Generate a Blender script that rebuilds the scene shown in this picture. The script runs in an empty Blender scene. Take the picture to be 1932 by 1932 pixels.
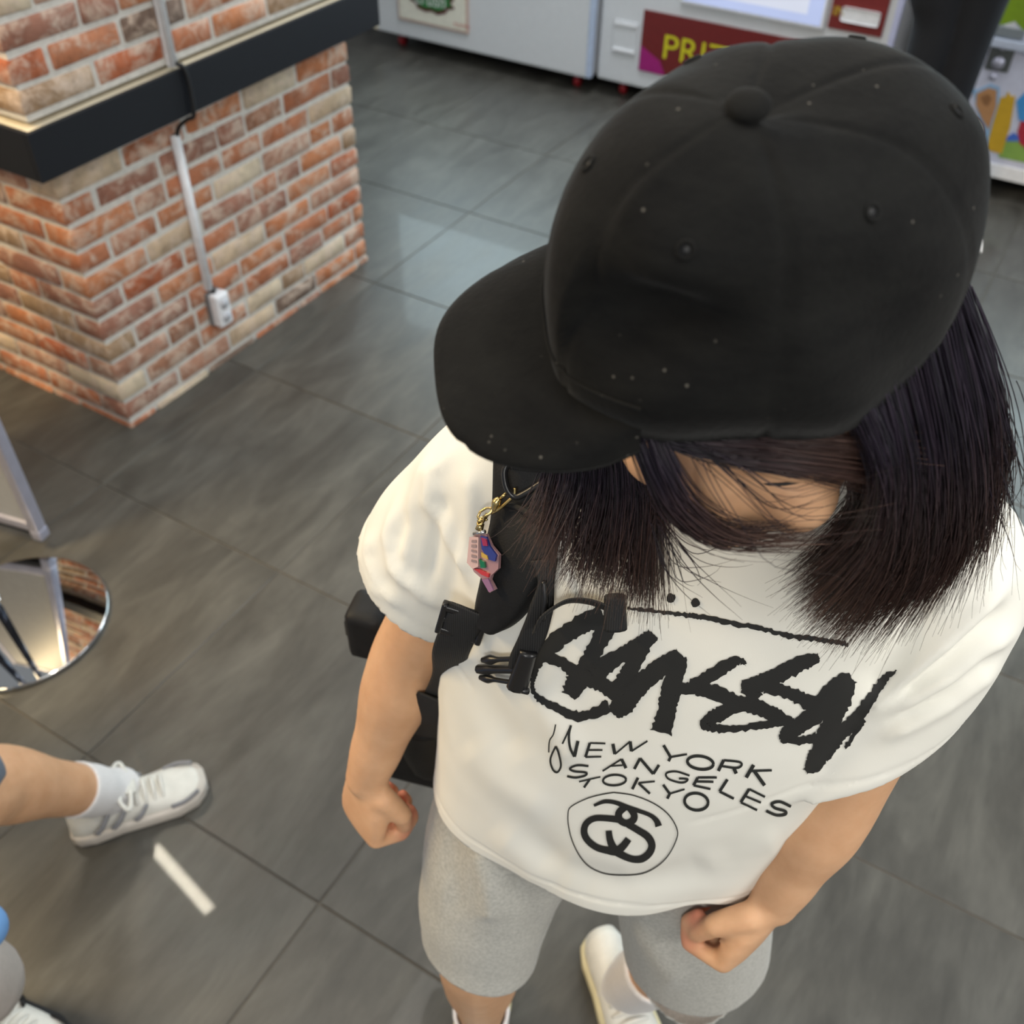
import bpy, bmesh, math, random
import numpy as np
from mathutils import Vector, Matrix
from mathutils.bvhtree import BVHTree

scene = bpy.context.scene
col = scene.collection
RX = math.radians
random.seed(7)

# ------------------------------------------------------------------ camera
CAM_H = 1.782
FPX = 1870.0
cam_d = bpy.data.cameras.new('camera')
cam = bpy.data.objects.new('camera', cam_d)
col.objects.link(cam)
cam_d.sensor_width = 36.0
cam_d.lens = 36.0 * FPX / 1932.0
cam_d.clip_start = 0.02
cam.matrix_world = (Matrix.Translation((0, 0, CAM_H)) @ Matrix.Rotation(RX(46.2645), 4, 'X')
                    @ Matrix.Rotation(RX(1.31628), 4, 'Z'))
cam_d.dof.use_dof = True
cam_d.dof.focus_distance = 0.70
cam_d.dof.aperture_fstop = 8.0
scene.camera = cam

# ------------------------------------------------------------------ world and exposure
w = bpy.data.worlds.new('world'); scene.world = w
w.use_nodes = True
w.node_tree.nodes['Background'].inputs[0].default_value = (0.93, 0.97, 1.0, 1)
w.node_tree.nodes['Background'].inputs[1].default_value = 0.36
vs = scene.view_settings
vs.view_transform = 'Standard'; vs.look = 'None'; vs.gamma = 1.0; vs.use_curve_mapping = False
vs.exposure = -0.20

# ------------------------------------------------------------------ ceiling lamps (panel lights of the hall) and added fill panels
def area(loc, sx, sy, power, color, rotz=0.0, rot=None):
    d = bpy.data.lights.new('ceiling_and_fill_light', 'AREA')
    d.shape = 'RECTANGLE'; d.size = sx; d.size_y = sy; d.energy = power; d.color = color
    o = bpy.data.objects.new('ceiling_and_fill_light', d); col.objects.link(o)
    o.location = loc
    o.rotation_euler = rot if rot else (0, 0, rotz)
    return o
YAW = RX(60.266)
area((0.6, 0.2, 2.75), 1.2, 0.6, 16, (1.0, 0.97, 0.90), YAW)
area((-0.5, 1.2, 2.75), 1.2, 0.3, 11, (1.0, 0.97, 0.90), YAW)
area((-0.5, -1.9, 2.75), 1.2, 0.6, 60, (1.0, 0.97, 0.91), YAW)  # fill added behind the camera to brighten the shirt front, not a known lamp
area((3.5, 1.3, 2.75), 1.2, 0.6, 40, (0.90, 0.96, 1.0), YAW)
area((2.4, -1.3, 2.75), 1.2, 0.6, 84, (1.0, 0.97, 0.91), YAW)  # added fill from behind right, lifts the right face of the pillar
area((0.3, 3.6, 2.75), 1.2, 0.6, 40, (0.92, 0.97, 1.0), YAW)
area((-2.4, 0.9, 2.75), 1.2, 0.3, 100, (1.0, 0.75, 0.41), YAW)

# ------------------------------------------------------------------ camera geometry helpers (real distances)
ROT = cam.matrix_world.to_3x3()
CAMP = Vector((0, 0, CAM_H))
def ray(x, y):
    return ROT @ Vector(((x - 966.0) / FPX, -(y - 966.0) / FPX, -1.0))
def A(x, y, Y):                       # point on the ray at forward distance Y
    r = ray(x, y); return CAMP + r * (Y / r.y)
def FLR(x, y, z=0.0):                 # point on the ray at height z
    r = ray(x, y); return CAMP + r * ((CAM_H - z) / -r.z)
def DP(x, y, d):                      # point at optical depth d
    return CAMP + ray(x, y) * d
RT = np.array(ROT)
def PROJ(P):                          # (n,3) -> pixel (n,2)
    v = (np.asarray(P, float) - np.array([0, 0, CAM_H])) @ RT
    return np.stack([966 + FPX * v[:, 0] / -v[:, 2], 966 - FPX * v[:, 1] / -v[:, 2]], 1)
D1 = Vector((math.cos(YAW), math.sin(YAW), 0)); D2 = Vector((-math.sin(YAW), math.cos(YAW), 0))
def UV(u, v, z=0.0):
    p = D1 * u + D2 * v; p.z = z; return p

# ------------------------------------------------------------------ object helpers
def tag(o, label=None, cat=None, group=None, kind=None):
    if label: o['label'] = label
    if cat: o['category'] = cat
    if group: o['group'] = group
    if kind: o['kind'] = kind
    return o
def link(name, me, mat=None, parent=None):
    o = bpy.data.objects.new(name, me); col.objects.link(o)
    if mat is not None and me is not None and not me.materials: me.materials.append(mat)
    if parent is not None: o.parent = parent
    return o
def empty(name, loc=(0, 0, 0)):
    o = bpy.data.objects.new(name, None); col.objects.link(o); o.empty_display_size = 0.05
    o.location = loc; bpy.context.view_layer.update(); return o
def keep(o, parent):                  # parent but keep world-space coordinates of the mesh
    o.parent = parent; o.matrix_parent_inverse = parent_matrix(parent).inverted(); return o
def parent_matrix(p):
    m = Matrix.Translation(p.location)
    m = m @ p.rotation_euler.to_matrix().to_4x4()
    if p.parent: m = parent_matrix(p.parent) @ p.matrix_parent_inverse @ m
    return m
def smooth(me, angle=None):
    for p in me.polygons: p.use_smooth = True
    return me
def from_bm(name, bm, mat=None, parent=None, sm=True):
    me = bpy.data.meshes.new(name); bm.normal_update(); bm.to_mesh(me); bm.free()
    if sm: smooth(me)
    o = link(name, me, mat)
    if parent is not None: keep(o, parent)
    return o
def from_py(name, v, f, mat=None, parent=None, sm=True):
    me = bpy.data.meshes.new(name); me.from_pydata([tuple(x) for x in v], [], f); me.update()
    if sm: smooth(me)
    o = link(name, me, mat)
    if parent is not None: keep(o, parent)
    return o
def bevel(bm, w, seg=2):
    bmesh.ops.bevel(bm, geom=bm.edges[:], offset=w, segments=seg, affect='EDGES', profile=0.7)
def box_bm(c, ax, size, bev=0.0, seg=2, bm=None):     # box with axes ax (3 vectors) and full sizes
    nb = bmesh.new()
    bmesh.ops.create_cube(nb, size=1.0)
    for v in nb.verts:
        p = v.co.copy()
        v.co = Vector((p.x * size[0], p.y * size[1], p.z * size[2]))
    if bev: bevel(nb, bev, seg)
    c = Vector(c)
    for v in nb.verts:
        p = v.co.copy(); v.co = c + ax[0] * p.x + ax[1] * p.y + ax[2] * p.z
    if bm is None: return nb
    me = bpy.data.meshes.new('t'); nb.to_mesh(me); nb.free(); bm.from_mesh(me); bpy.data.meshes.remove(me)
    return bm
Z = Vector((0, 0, 1)); X = Vector((1, 0, 0)); Yv = Vector((0, 1, 0))
UVZ = (D1, D2, Z)
def catmull(pts, n):
    pts = [Vector(p) for p in pts]; m = len(pts); out = []
    for k in range(n + 1):
        t = k / n * (m - 1); i = min(int(t), m - 2); f = t - i
        p0 = pts[max(i - 1, 0)]; p1 = pts[i]; p2 = pts[i + 1]; p3 = pts[min(i + 2, m - 1)]
        out.append(0.5 * ((2 * p1) + (p2 - p0) * f + (2 * p0 - 5 * p1 + 4 * p2 - p3) * f * f
                          + (3 * p1 - p0 - 3 * p2 + p3) * f ** 3))
    return out
def lerp_list(vals, n):
    m = len(vals); out = []
    for k in range(n + 1):
        t = k / n * (m - 1); i = min(int(t), m - 2); f = t - i
        f = f * f * (3 - 2 * f)
        out.append(vals[i] * (1 - f) + vals[i + 1] * f)
    return out
def tube(pts, radii, seg=10, n=None, cap=True, flat=None, side=None, power=2.0):
    """verts, faces of a tube; flat: (rx, ry) factors with 'side' reference vector for ribbons"""
    if n: 
        radii = lerp_list(list(radii) if hasattr(radii, '__len__') else [radii] * len(pts), n); pts = catmull(pts, n)
    else:
        pts = [Vector(p) for p in pts]
        if not hasattr(radii, '__len__'): radii = [radii] * len(pts)
    V = []; Fc = []; m = len(pts); prev = None
    for i in range(m):
        t = (pts[min(i + 1, m - 1)] - pts[max(i - 1, 0)]).normalized()
        if side is not None:
            s = Vector(side[i] if isinstance(side, (list, tuple)) and len(side) == m else side)
            a = (s - t * s.dot(t)).normalized()
        elif prev is None:
            a = t.orthogonal().normalized()
        else:
            a = (prev - t * prev.dot(t)).normalized()
        prev = a; b = t.cross(a)
        fx, fy = flat if flat else (1, 1)
        for k in range(seg):
            th = 2 * math.pi * k / seg; c = math.cos(th); s_ = math.sin(th)
            if power != 2.0:
                c = math.copysign(abs(c) ** (2 / power), c); s_ = math.copysign(abs(s_) ** (2 / power), s_)
            V.append(pts[i] + a * (c * radii[i] * fx) + b * (s_ * radii[i] * fy))
    for i in range(m - 1):
        for k in range(seg):
            k2 = (k + 1) % seg
            Fc.append((i * seg + k, i * seg + k2, (i + 1) * seg + k2, (i + 1) * seg + k))
    if cap:
        Fc.append(tuple(range(seg - 1, -1, -1))); Fc.append(tuple(range((m - 1) * seg, m * seg)))
    return V, Fc
class MB:
    def __init__(s): s.v = []; s.f = []
    def add(s, vf):
        o = len(s.v); s.v += [tuple(x) for x in vf[0]]; s.f += [tuple(i + o for i in f) for f in vf[1]]; return s
    def build(s, name, mat, parent=None, sm=True): return from_py(name, s.v, s.f, mat, parent, sm)
def bmvf(bm):
    bm.verts.ensure_lookup_table(); bm.verts.index_update()
    r = ([v.co.copy() for v in bm.verts], [tuple(v.index for v in f.verts) for f in bm.faces]); bm.free(); return r

# ------------------------------------------------------------------ materials
class N:
    def __init__(s, name):
        s.m = bpy.data.materials.new(name); s.m.use_nodes = True; s.nt = s.m.node_tree
        s.b = s.nt.nodes['Principled BSDF']; s.out = s.nt.nodes['Material Output']
    def n(s, t, **k):
        x = s.nt.nodes.new(t)
        for a, b in k.items(): setattr(x, a, b)
        return x
    def l(s, a, b): s.nt.links.new(a, b)
    def set(s, **k):
        for a, v in k.items(): s.b.inputs[a.replace('_', ' ')].default_value = v
        return s
    def coord(s, kind='Object', scale=(1, 1, 1), rot=(0, 0, 0), loc=None):
        tc = s.n('ShaderNodeTexCoord'); mp = s.n('ShaderNodeMapping')
        mp.inputs['Scale'].default_value = scale; mp.inputs['Rotation'].default_value = rot
        s.l(tc.outputs[kind], mp.inputs[0])
        if loc is not None: s.l(loc, mp.inputs['Location'])
        return mp.outputs[0]
    def noise(s, vec, scale=5, detail=4, rough=0.6, dist=0.0):
        x = s.n('ShaderNodeTexNoise'); x.inputs['Scale'].default_value = scale
        x.inputs['Detail'].default_value = detail; x.inputs['Roughness'].default_value = rough
        x.inputs['Distortion'].default_value = dist
        if vec is not None: s.l(vec, x.inputs['Vector'])
        return x.outputs['Fac']
    def ramp(s, fac, stops, interp='LINEAR'):
        r = s.n('ShaderNodeValToRGB'); r.color_ramp.interpolation = interp
        e = r.color_ramp.elements
        while len(e) < len(stops): e.new(0.5)
        for q, (p, c) in zip(e, stops):
            q.position = p; q.color = c if len(c) == 4 else (*c, 1)
        s.l(fac, r.inputs[0]); return r.outputs[0]
    def mix(s, fac, a, b, mode='MIX'):
        x = s.n('ShaderNodeMix'); x.data_type = 'RGBA'; x.blend_type = mode
        for sock, val in ((x.inputs[0], fac), (x.inputs[6], a), (x.inputs[7], b)):
            if hasattr(val, 'is_linked'): s.l(val, sock)
            elif isinstance(val, (int, float)): sock.default_value = val
            else: sock.default_value = (*val, 1) if len(val) == 3 else val
        return x.outputs[2]
    def bump(s, h, strength=0.3, dist=0.01):
        b = s.n('ShaderNodeBump'); b.inputs['Strength'].default_value = strength
        b.inputs['Distance'].default_value = dist
        s.l(h, b.inputs['Height']); s.l(b.outputs[0], s.b.inputs['Normal'])
def srgb(r, g, b):
    f = lambda c: (c / 255 / 12.92) if c / 255 <= 0.04045 else ((c / 255 + 0.055) / 1.055) ** 2.4
    return (f(r), f(g), f(b))
def plain(name, rgb, rough=0.5, metal=0.0, noise_amt=0.06, nscale=40, bumpy=0.0, **kw):
    m = N(name); c = m.coord()
    f = m.noise(c, nscale, 3)
    a = tuple(max(0, x * (1 - noise_amt)) for x in rgb); b = tuple(min(1, x * (1 + noise_amt)) for x in rgb)
    m.l(m.ramp(f, [(0.3, a), (0.7, b)]), m.b.inputs['Base Color'])
    m.set(Roughness=rough, Metallic=metal, **kw)
    if bumpy: m.bump(f, bumpy, 0.002)
    return m.m
MAT = {}
# floor tile: dark slate porcelain
m = N('slate_tile'); oi = m.n('ShaderNodeObjectInfo')
vm = m.n('ShaderNodeVectorMath', operation='SCALE'); vm.inputs['Scale'].default_value = 37.0
cmb = m.n('ShaderNodeCombineXYZ'); m.l(oi.outputs['Random'], cmb.inputs[0]); m.l(oi.outputs['Random'], cmb.inputs[1])
m.l(cmb.outputs[0], vm.inputs[0])
c1 = m.coord('Object', (1.0, 3.2, 1), (0, 0, RX(-8)), vm.outputs[0])
n1 = m.noise(c1, 2.6, 7, 0.62, 0.8); n2 = m.noise(c1, 14, 5, 0.6)
base = m.ramp(n1, [(0.28, srgb(66, 64, 60)), (0.5, srgb(80, 78, 73)), (0.72, srgb(97, 95, 89))])
fine = m.ramp(n2, [(0.35, (0.90, 0.90, 0.90)), (0.65, (1.08, 1.08, 1.08))])
m.l(m.mix(1.0, base, fine, 'MULTIPLY'), m.b.inputs['Base Color'])
m.l(m.ramp(n1, [(0.3, (0.36,) * 3), (0.7, (0.46,) * 3)]), m.b.inputs['Roughness'])
m.set(Specular_IOR_Level=0.5, Coat_Weight=0.10, Coat_Roughness=0.03)
m.bump(n2, 0.10, 0.002); MAT['tile'] = m.m
MAT['grout'] = plain('tile_grout', srgb(98, 93, 85), 0.8)
# brick
m = N('old_brick'); oi = m.n('ShaderNodeObjectInfo')
vm = m.n('ShaderNodeVectorMath', operation='SCALE'); vm.inputs['Scale'].default_value = 91.0
cmb = m.n('ShaderNodeCombineXYZ'); m.l(oi.outputs['Random'], cmb.inputs[0]); m.l(oi.outputs['Random'], cmb.inputs[2])
m.l(cmb.outputs[0], vm.inputs[0])
c1 = m.coord('Object', (1, 1, 1), (0, 0, 0), vm.outputs[0])
n1 = m.noise(c1, 11, 5, 0.6); n2 = m.noise(c1, 55, 5, 0.65); n3 = m.noise(c1, 17, 6, 0.7, 0.6)
tone = m.ramp(oi.outputs['Random'], [
    (0.0, srgb(186, 120, 88)), (0.14, srgb(196, 128, 90)), (0.22, srgb(164, 116, 98)), (0.34, srgb(182, 136, 114)),
    (0.42, srgb(198, 132, 94)), (0.50, srgb(168, 140, 112)), (0.58, srgb(184, 108, 76)), (0.66, srgb(206, 182, 154)),
    (0.74, srgb(168, 122, 98)), (0.82, srgb(122, 102, 90)), (0.87, srgb(212, 194, 168)), (0.95, srgb(188, 124, 92))], 'CONSTANT')
var = m.ramp(n1, [(0.3, (0.72, 0.70, 0.70)), (0.55, (1.06, 1.06, 1.06)), (0.75, (1.24, 1.26, 1.28))])
cbase = m.mix(1.0, tone, var, 'MULTIPLY')
smear = m.ramp(n3, [(0.46, (0, 0, 0)), (0.64, (0.85,) * 3)])
cc = m.mix(smear, cbase, srgb(220, 198, 180))
dark = m.ramp(n2, [(0.25, (0.7,) * 3), (0.5, (1,) * 3)])
m.l(m.mix(1.0, cc, dark, 'MULTIPLY'), m.b.inputs['Base Color'])
m.set(Roughness=0.85, Specular_IOR_Level=0.25); m.bump(n2, 0.5, 0.006); MAT['brick'] = m.m
MAT['mortar'] = plain('mortar', srgb(214, 210, 203), 0.9, noise_amt=0.12, nscale=60, bumpy=0.4)
MAT['black_paint'] = plain('black_painted_steel', srgb(20, 23, 30), 0.45)
MAT['beige'] = plain('beige_sill', srgb(214, 202, 178), 0.8)
MAT['white_plastic'] = plain('white_plastic', srgb(240, 241, 245), 0.45)
MAT['black_rubber'] = plain('black_rubber', srgb(22, 22, 24), 0.55)
MAT['white_panel'] = plain('white_lacquer', srgb(214, 216, 220), 0.35, noise_amt=0.02)
MAT['red'] = plain('red_caster', srgb(150, 24, 34), 0.4)
MAT['dark_under'] = plain('dark_underside', srgb(20, 20, 22), 0.7)
MAT['chrome'] = plain('polished_steel', (0.62, 0.63, 0.64), 0.03, 1.0, 0.0)
MAT['alu'] = plain('anodised_aluminium', srgb(190, 190, 208), 0.35, 0.4)
# ================================================================== SETTING
# floor: bedding plane and porcelain tiles 600 x 600
TS = 0.602
fl = from_py('floor', [(-6, -3, -0.012), (7, -3, -0.012), (7, 8, -0.012), (-6, 8, -0.012),
                       (-6, -3, -0.003), (7, -3, -0.003), (7, 8, -0.003), (-6, 8, -0.003)],
             [(0, 3, 2, 1), (4, 5, 6, 7), (0, 1, 5, 4), (1, 2, 6, 5), (2, 3, 7, 6), (3, 0, 4, 7)], MAT['grout'], None, False)
tag(fl, 'dark grey slate tiled floor', None, None, 'structure')
tb = bmesh.new(); bmesh.ops.create_cube(tb, size=1.0)
for v in tb.verts: v.co = Vector((v.co.x * (TS - 0.004), v.co.y * (TS - 0.004), v.co.z * 0.008))
bevel(tb, 0.0012, 1)
tme = bpy.data.meshes.new('tile'); tb.to_mesh(tme); tb.free(); tme.materials.append(MAT['tile'])
for iu in range(-5, 12):
    for iv in range(-9, 9):
        cu = 1.14 + TS * (iu - 0.5); cv = 1.90 + TS * (iv - 0.5)
        p = UV(cu, cv)
        if p.y < -1.4: continue
        d = p - CAMP; q = ROT.inverted() @ d
        if -q.z < 0.1: continue
        sx = q.x / -q.z * FPX; sy = q.y / -q.z * FPX; mg = 1500 + 0.55 * FPX / -q.z
        if abs(sx) > mg or abs(sy) > mg: continue
        o = bpy.data.objects.new('tile', tme); col.objects.link(o)
        o.location = (p.x, p.y, -0.004); o.rotation_euler = (0, 0, YAW + (math.pi if (iu * 3 + iv) % 2 else 0)); o.parent = fl

wb = from_bm('wall_back', box_bm(UV(5.12, 1.0, 1.5), UVZ, (.12, 12.0, 3.0)), plain('grey_wall_paint', srgb(150, 152, 156), .8), None, False)
tag(wb, 'plain grey wall behind the machines', None, None, 'structure')
# brick pillar --------------------------------------------------------
CU, CV = 1.346, 2.012                  # near corner
COURSE = 0.0655; BH = 0.0515; BD = 0.095
RLEN = 1.105; LLEN = 1.20
def brick_mesh(seed, l):
    r = random.Random(seed); bm = bmesh.new(); bmesh.ops.create_cube(bm, size=1.0)
    for v in bm.verts:
        v.co = Vector((v.co.x * l + r.uniform(-.002, .002), v.co.y * BD + r.uniform(-.0015, .0015), v.co.z * BH + r.uniform(-.0025, .0025)))
    bevel(bm, 0.0035, 1)
    me = bpy.data.meshes.new('brick'); bm.to_mesh(me); bm.free(); smooth(me); me.materials.append(MAT['brick']); return me
BMS = {}
def get_brick(l):
    k = round(l, 2); BMS.setdefault(k, [brick_mesh(int(k * 1000) + i, k) for i in range(4)]); return random.choice(BMS[k])
wall = empty('wall_left', UV(CU, CV)); tag(wall, 'red brick pillar with pale grey mortar joints', None, None, 'structure')
def lay(u, v, z, l, along):            # centre position, along 'u' or 'v'
    o = bpy.data.objects.new('brick', get_brick(l)); col.objects.link(o)
    p = UV(u, v, z); o.location = p - wall.location
    o.rotation_euler = (random.uniform(-.008, .008), random.uniform(-.008, .008), YAW + (0 if along == 'u' else math.pi / 2) + (math.pi if random.random() < .5 else 0))
    o.parent = wall
def course(z, k, off):                 # off: how far this storey of the pillar stands proud
    cu = CU - off; cv = CV - off; rl = RLEN + 2 * off; ll = LLEN
    J = 0.0125
    pr = lambda: random.uniform(-.003, .004)
    even = k % 2 == 0
    # right face (along u at v = cv)
    s = 0.0 if even else BD + J
    while s < rl - 0.03:
        l = random.choice([0.2, 0.2, 0.2, 0.19, 0.21, 0.095, 0.15]) if s > 0.02 else 0.2
        if s + l > rl - 0.05: l = rl - s
        l = max(0.05, l)
        lay(cu + s + l / 2, cv + BD / 2 - pr(), z, l, 'u'); s += l + J
    # left face (along v at u = cu)
    s = BD + J if even else 0.0
    while s < ll:
        l = random.choice([0.2, 0.2, 0.19, 0.21, 0.095]) if s > 0.02 else 0.2
        lay(cu + BD / 2 - pr(), cv + s + l / 2, z, l, 'v'); s += l + J
nz = 0.022 + COURSE / 2
k = 0
z = nz
course(0.0215 - COURSE / 2, 1, 0)
while z < 0.80:
    course(z, k, 0); z += COURSE; k += 1
UP = 0.05
z = 0.902 + COURSE / 2; k = 0
while z < 2.75:
    course(z, k, UP); z += COURSE; k += 1
mb = MB()
mb.add(bmvf(box_bm(UV(CU + RLEN / 2, CV + LLEN / 2 + 0.004, 0.41), UVZ, (RLEN - 0.012, LLEN, 0.82))))
mb.add(bmvf(box_bm(UV(CU + RLEN / 2, CV + LLEN / 2 + 0.004 - UP / 2, 1.83), UVZ, (RLEN + 2 * UP - 0.012, LLEN + UP, 1.87))))
mb.build('mortar_core', MAT['mortar'], wall, False)
# black steel band round the pillar
OV = 0.075
band = empty('trim_1', UV(CU, CV, 0.775)); tag(band, 'black steel band with beige sill round the brick pillar', None, None, 'structure')
B0, B1 = 0.775, 0.885
mb = MB()
mb.add(bmvf(box_bm(UV(CU - OV + (RLEN + 2 * OV) / 2, CV - OV + 0.006, (B0 + B1) / 2), UVZ, (RLEN + 2 * OV, 0.012, B1 - B0), 0.002)))
mb.add(bmvf(box_bm(UV(CU - OV + 0.006, CV - OV + LLEN / 2 + 0.0125, (B0 + B1) / 2), UVZ, (0.012, LLEN - 0.001, B1 - B0), 0.002)))
mb.add(bmvf(box_bm(UV(CU + RLEN + OV - 0.006, CV - OV + LLEN / 2 + 0.0125, (B0 + B1) / 2), UVZ, (0.012, LLEN - 0.001, B1 - B0), 0.002)))
mb.build('band', MAT['black_paint'], band, False)
mb = MB()
mb.add(bmvf(box_bm(UV(CU + RLEN / 2, CV - OV / 2 + 0.012, B0 + 0.004), UVZ, (RLEN + 2 * OV - 0.03, OV - 0.012, 0.006), 0.001)))
mb.add(bmvf(box_bm(UV(CU - OV / 2 + 0.012, CV + LLEN / 2 - 0.02, B0 + 0.0045), UVZ, (OV - 0.012, LLEN, 0.006), 0.001)))
mb.build('bottom_flange', MAT['black_paint'], band, False)
mb = MB()
mb.add(bmvf(box_bm(UV(CU + RLEN / 2, CV - 0.03, B1 - 0.012), UVZ, (RLEN + 2 * OV - 0.028, 0.064, 0.02), 0.004)))
mb.add(bmvf(box_bm(UV(CU - 0.03, CV + LLEN / 2 - 0.035, B1 - 0.0125), UVZ, (0.064, LLEN, 0.02), 0.004)))
mb.build('sill', MAT['beige'], band, False)
# cable duct, cable and socket on the right face
def duct(name, u, off, z0, z1, label):
    root = empty(name, UV(CU + u, CV - off, z0)); tag(root, label, 'cable duct', 'white cable ducts on the brick pillar')
    o = from_bm('base', box_bm(UV(CU + u, CV - off - 0.004, (z0 + z1) / 2), UVZ, (0.026, 0.008, z1 - z0), 0.002), MAT['white_plastic'], root)
    V, Fc = tube([UV(CU + u, CV - off - 0.008, z0), UV(CU + u, CV - off - 0.008, z1)], 0.012, 12, flat=(1, 0.75), side=D1)
    from_py('cover', V, Fc, MAT['white_plastic'], root)
    return root
duct('cable_duct', 0.375, 0.004, 0.262, 0.712, 'white plastic cable duct running down the brick below the black band')
duct('cable_duct', 0.372, UP + 0.004, 0.892, 2.6, 'white plastic cable duct running up the brick above the black band')
cp = [UV(CU + .372, CV - UP - .012, .91), UV(CU + .376, CV - UP - .02, .897), UV(CU + .385, CV - OV - .006, .888),
      UV(CU + .39, CV - OV - .008, .84), UV(CU + .385, CV - OV - .008, .775), UV(CU + .378, CV - OV + .01, .762), UV(CU + .376, CV - .03, .735), UV(CU + .375, CV - .012, .70)]
V, Fc = tube(cp, 0.0055, 8, 40)
cab = from_py('power_cable', V, Fc, MAT['black_rubber']); tag(cab, 'black power cable looped over the black band between two white ducts', 'cable')
sk = empty('power_socket', UV(CU + .383, CV - .02, .14)); tag(sk, 'white twin power socket block hanging at the end of the cable duct', 'socket')
AXS = (D1, D2, Z)
from_bm('body', box_bm(UV(CU + .388, CV - .026, .195), AXS, (0.052, 0.036, 0.105), 0.014, 4), MAT['white_plastic'], sk)
from_bm('rim', box_bm(UV(CU + .383, CV - .007, .197), AXS, (0.05, 0.012, 0.108), 0.005, 2), plain('grey_plastic', srgb(120, 120, 122), 0.5), sk)
for dz in (-0.022, 0.022):
    V, Fc = tube([UV(CU + .388, CV - .0435, .195 + dz), UV(CU + .388, CV - .0455, .195 + dz)], 0.016, 20)
    o = from_py('outlet', V, Fc, plain('outlet_plastic', srgb(200, 200, 206), 0.5), sk)
V, Fc = tube([UV(CU + .38, CV - .014, .27), UV(CU + .384, CV - .016, .245)], 0.007, 10)
from_py('plug_lead', V, Fc, MAT['black_rubber'], sk)
V, Fc = tube([UV(CU + .392, CV - .01, .148), UV(CU + .396, CV - .012, .128)], 0.005, 10)
from_py('bottom_clip', V, Fc, MAT['black_rubber'], sk)
# linear ceiling lamp beside the pillar (seen as a streak on the floor)
def mirror(x, y, h):
    p = FLR(x, y); return Vector((p.x * (1 + h / CAM_H), p.y * (1 + h / CAM_H), h))
pa, pb = mirror(290, 1598, 2.6), mirror(395, 1717, 2.6)
lamp = empty('linear_lamp', (pa + pb) / 2 + Vector((0, 0, .03))); tag(lamp, 'slim linear LED lamp hung from the ceiling beside the brick pillar', 'lamp')
ax = (pb - pa).normalized()
from_bm('housing', box_bm((pa + pb) / 2 + Vector((0, 0, .03)), (ax, Z.cross(ax), Z), ((pb - pa).length + .02, .06, .04), .004), MAT['black_paint'], lamp)
m = N('lamp_diffuser'); m.l(m.ramp(m.noise(m.coord(), 3, 1), [(0, (1, .9, .7)), (1, (1, .93, .76))]), m.b.inputs['Emission Color'])
m.set(Emission_Strength=190.0, Base_Color=(1, .95, .85, 1)); MAT['lamp'] = m.m
from_bm('diffuser', box_bm((pa + pb) / 2 + Vector((0, 0, .006)), (ax, Z.cross(ax), Z), ((pb - pa).length, .05, .008), .002), MAT['lamp'], lamp)
# ================================================================== PERSON IN THE FOREGROUND
S_AX = Vector((0.970, -0.243, 0)); F_AX = Vector((-0.243, -0.970, 0))     # her left / her front
def ball(c, r, sc=(1, 1, 1), ax=None, seg=16, ring=10):
    ax = ax or (X, Yv, Z); V = []; Fc = []; c = Vector(c)
    for i in range(ring + 1):
        ph = math.pi * i / ring
        for k in range(seg):
            th = 2 * math.pi * k / seg
            V.append(c + ax[0] * (r * sc[0] * math.sin(ph) * math.cos(th)) + ax[1] * (r * sc[1] * math.sin(ph) * math.sin(th)) + ax[2] * (r * sc[2] * math.cos(ph)))
    for i in range(ring):
        for k in range(seg):
            k2 = (k + 1) % seg
            Fc.append((i * seg + k, (i + 1) * seg + k, (i + 1) * seg + k2, i * seg + k2))
    return V, Fc
def limb(mb, pts, radii, n=None, seg=18, **kw):
    n = n or (len(pts) - 1) * 6
    mb.add(tube(pts, radii, seg, n, **kw)); mb.add(ball(pts[0], radii[0])); mb.add(ball(pts[-1], radii[-1]))
def rings(mb, rs, seg=36, power=2.3, fine=0):
    """rs: list of (center, ax_a, ax_b, ra, rb_front, rb_back)"""
    if fine:
        cs = catmull([r[0] for r in rs], fine); q = [catmull([Vector((r[3], r[4], r[5])) for r in rs], fine)]
        rs = [(c, rs[0][1], rs[0][2], v.x, v.y, v.z) for c, v in zip(cs, q[0])]
    V = []; Fc = []
    for (c, a, b, ra, rf, rb) in rs:
        for k in range(seg):
            th = 2 * math.pi * k / seg; cc = math.cos(th); ss = math.sin(th)
            cc = math.copysign(abs(cc) ** (2 / power), cc); ss = math.copysign(abs(ss) ** (2 / power), ss)
            V.append(Vector(c) + a * (cc * ra) + b * (ss * (rf if ss > 0 else rb)))
    m = len(rs)
    for i in range(m - 1):
        for k in range(seg):
            k2 = (k + 1) % seg; Fc.append((i * seg + k, i * seg + k2, (i + 1) * seg + k2, (i + 1) * seg + k))
    Fc.append(tuple(range(seg - 1, -1, -1))); Fc.append(tuple(range((m - 1) * seg, m * seg)))
    mb.add((V, Fc))
def remesh(mb, voxel, it=6, fac=0.5):
    me = bpy.data.meshes.new('t'); me.from_pydata(mb.v, [], mb.f); me.update()
    bm = bmesh.new(); bm.from_mesh(me); bmesh.ops.recalc_face_normals(bm, faces=bm.faces[:]); bm.to_mesh(me); bm.free()
    o = bpy.data.objects.new('t', me); col.objects.link(o)
    md = o.modifiers.new('r', 'REMESH'); md.mode = 'VOXEL'; md.voxel_size = voxel; md.adaptivity = 0
    sm_ = o.modifiers.new('s', 'SMOOTH'); sm_.iterations = it; sm_.factor = fac
    dg = bpy.context.evaluated_depsgraph_get()
    r = bpy.data.meshes.new_from_object(o.evaluated_get(dg))
    bpy.data.objects.remove(o); bpy.data.meshes.remove(me); return r
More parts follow.
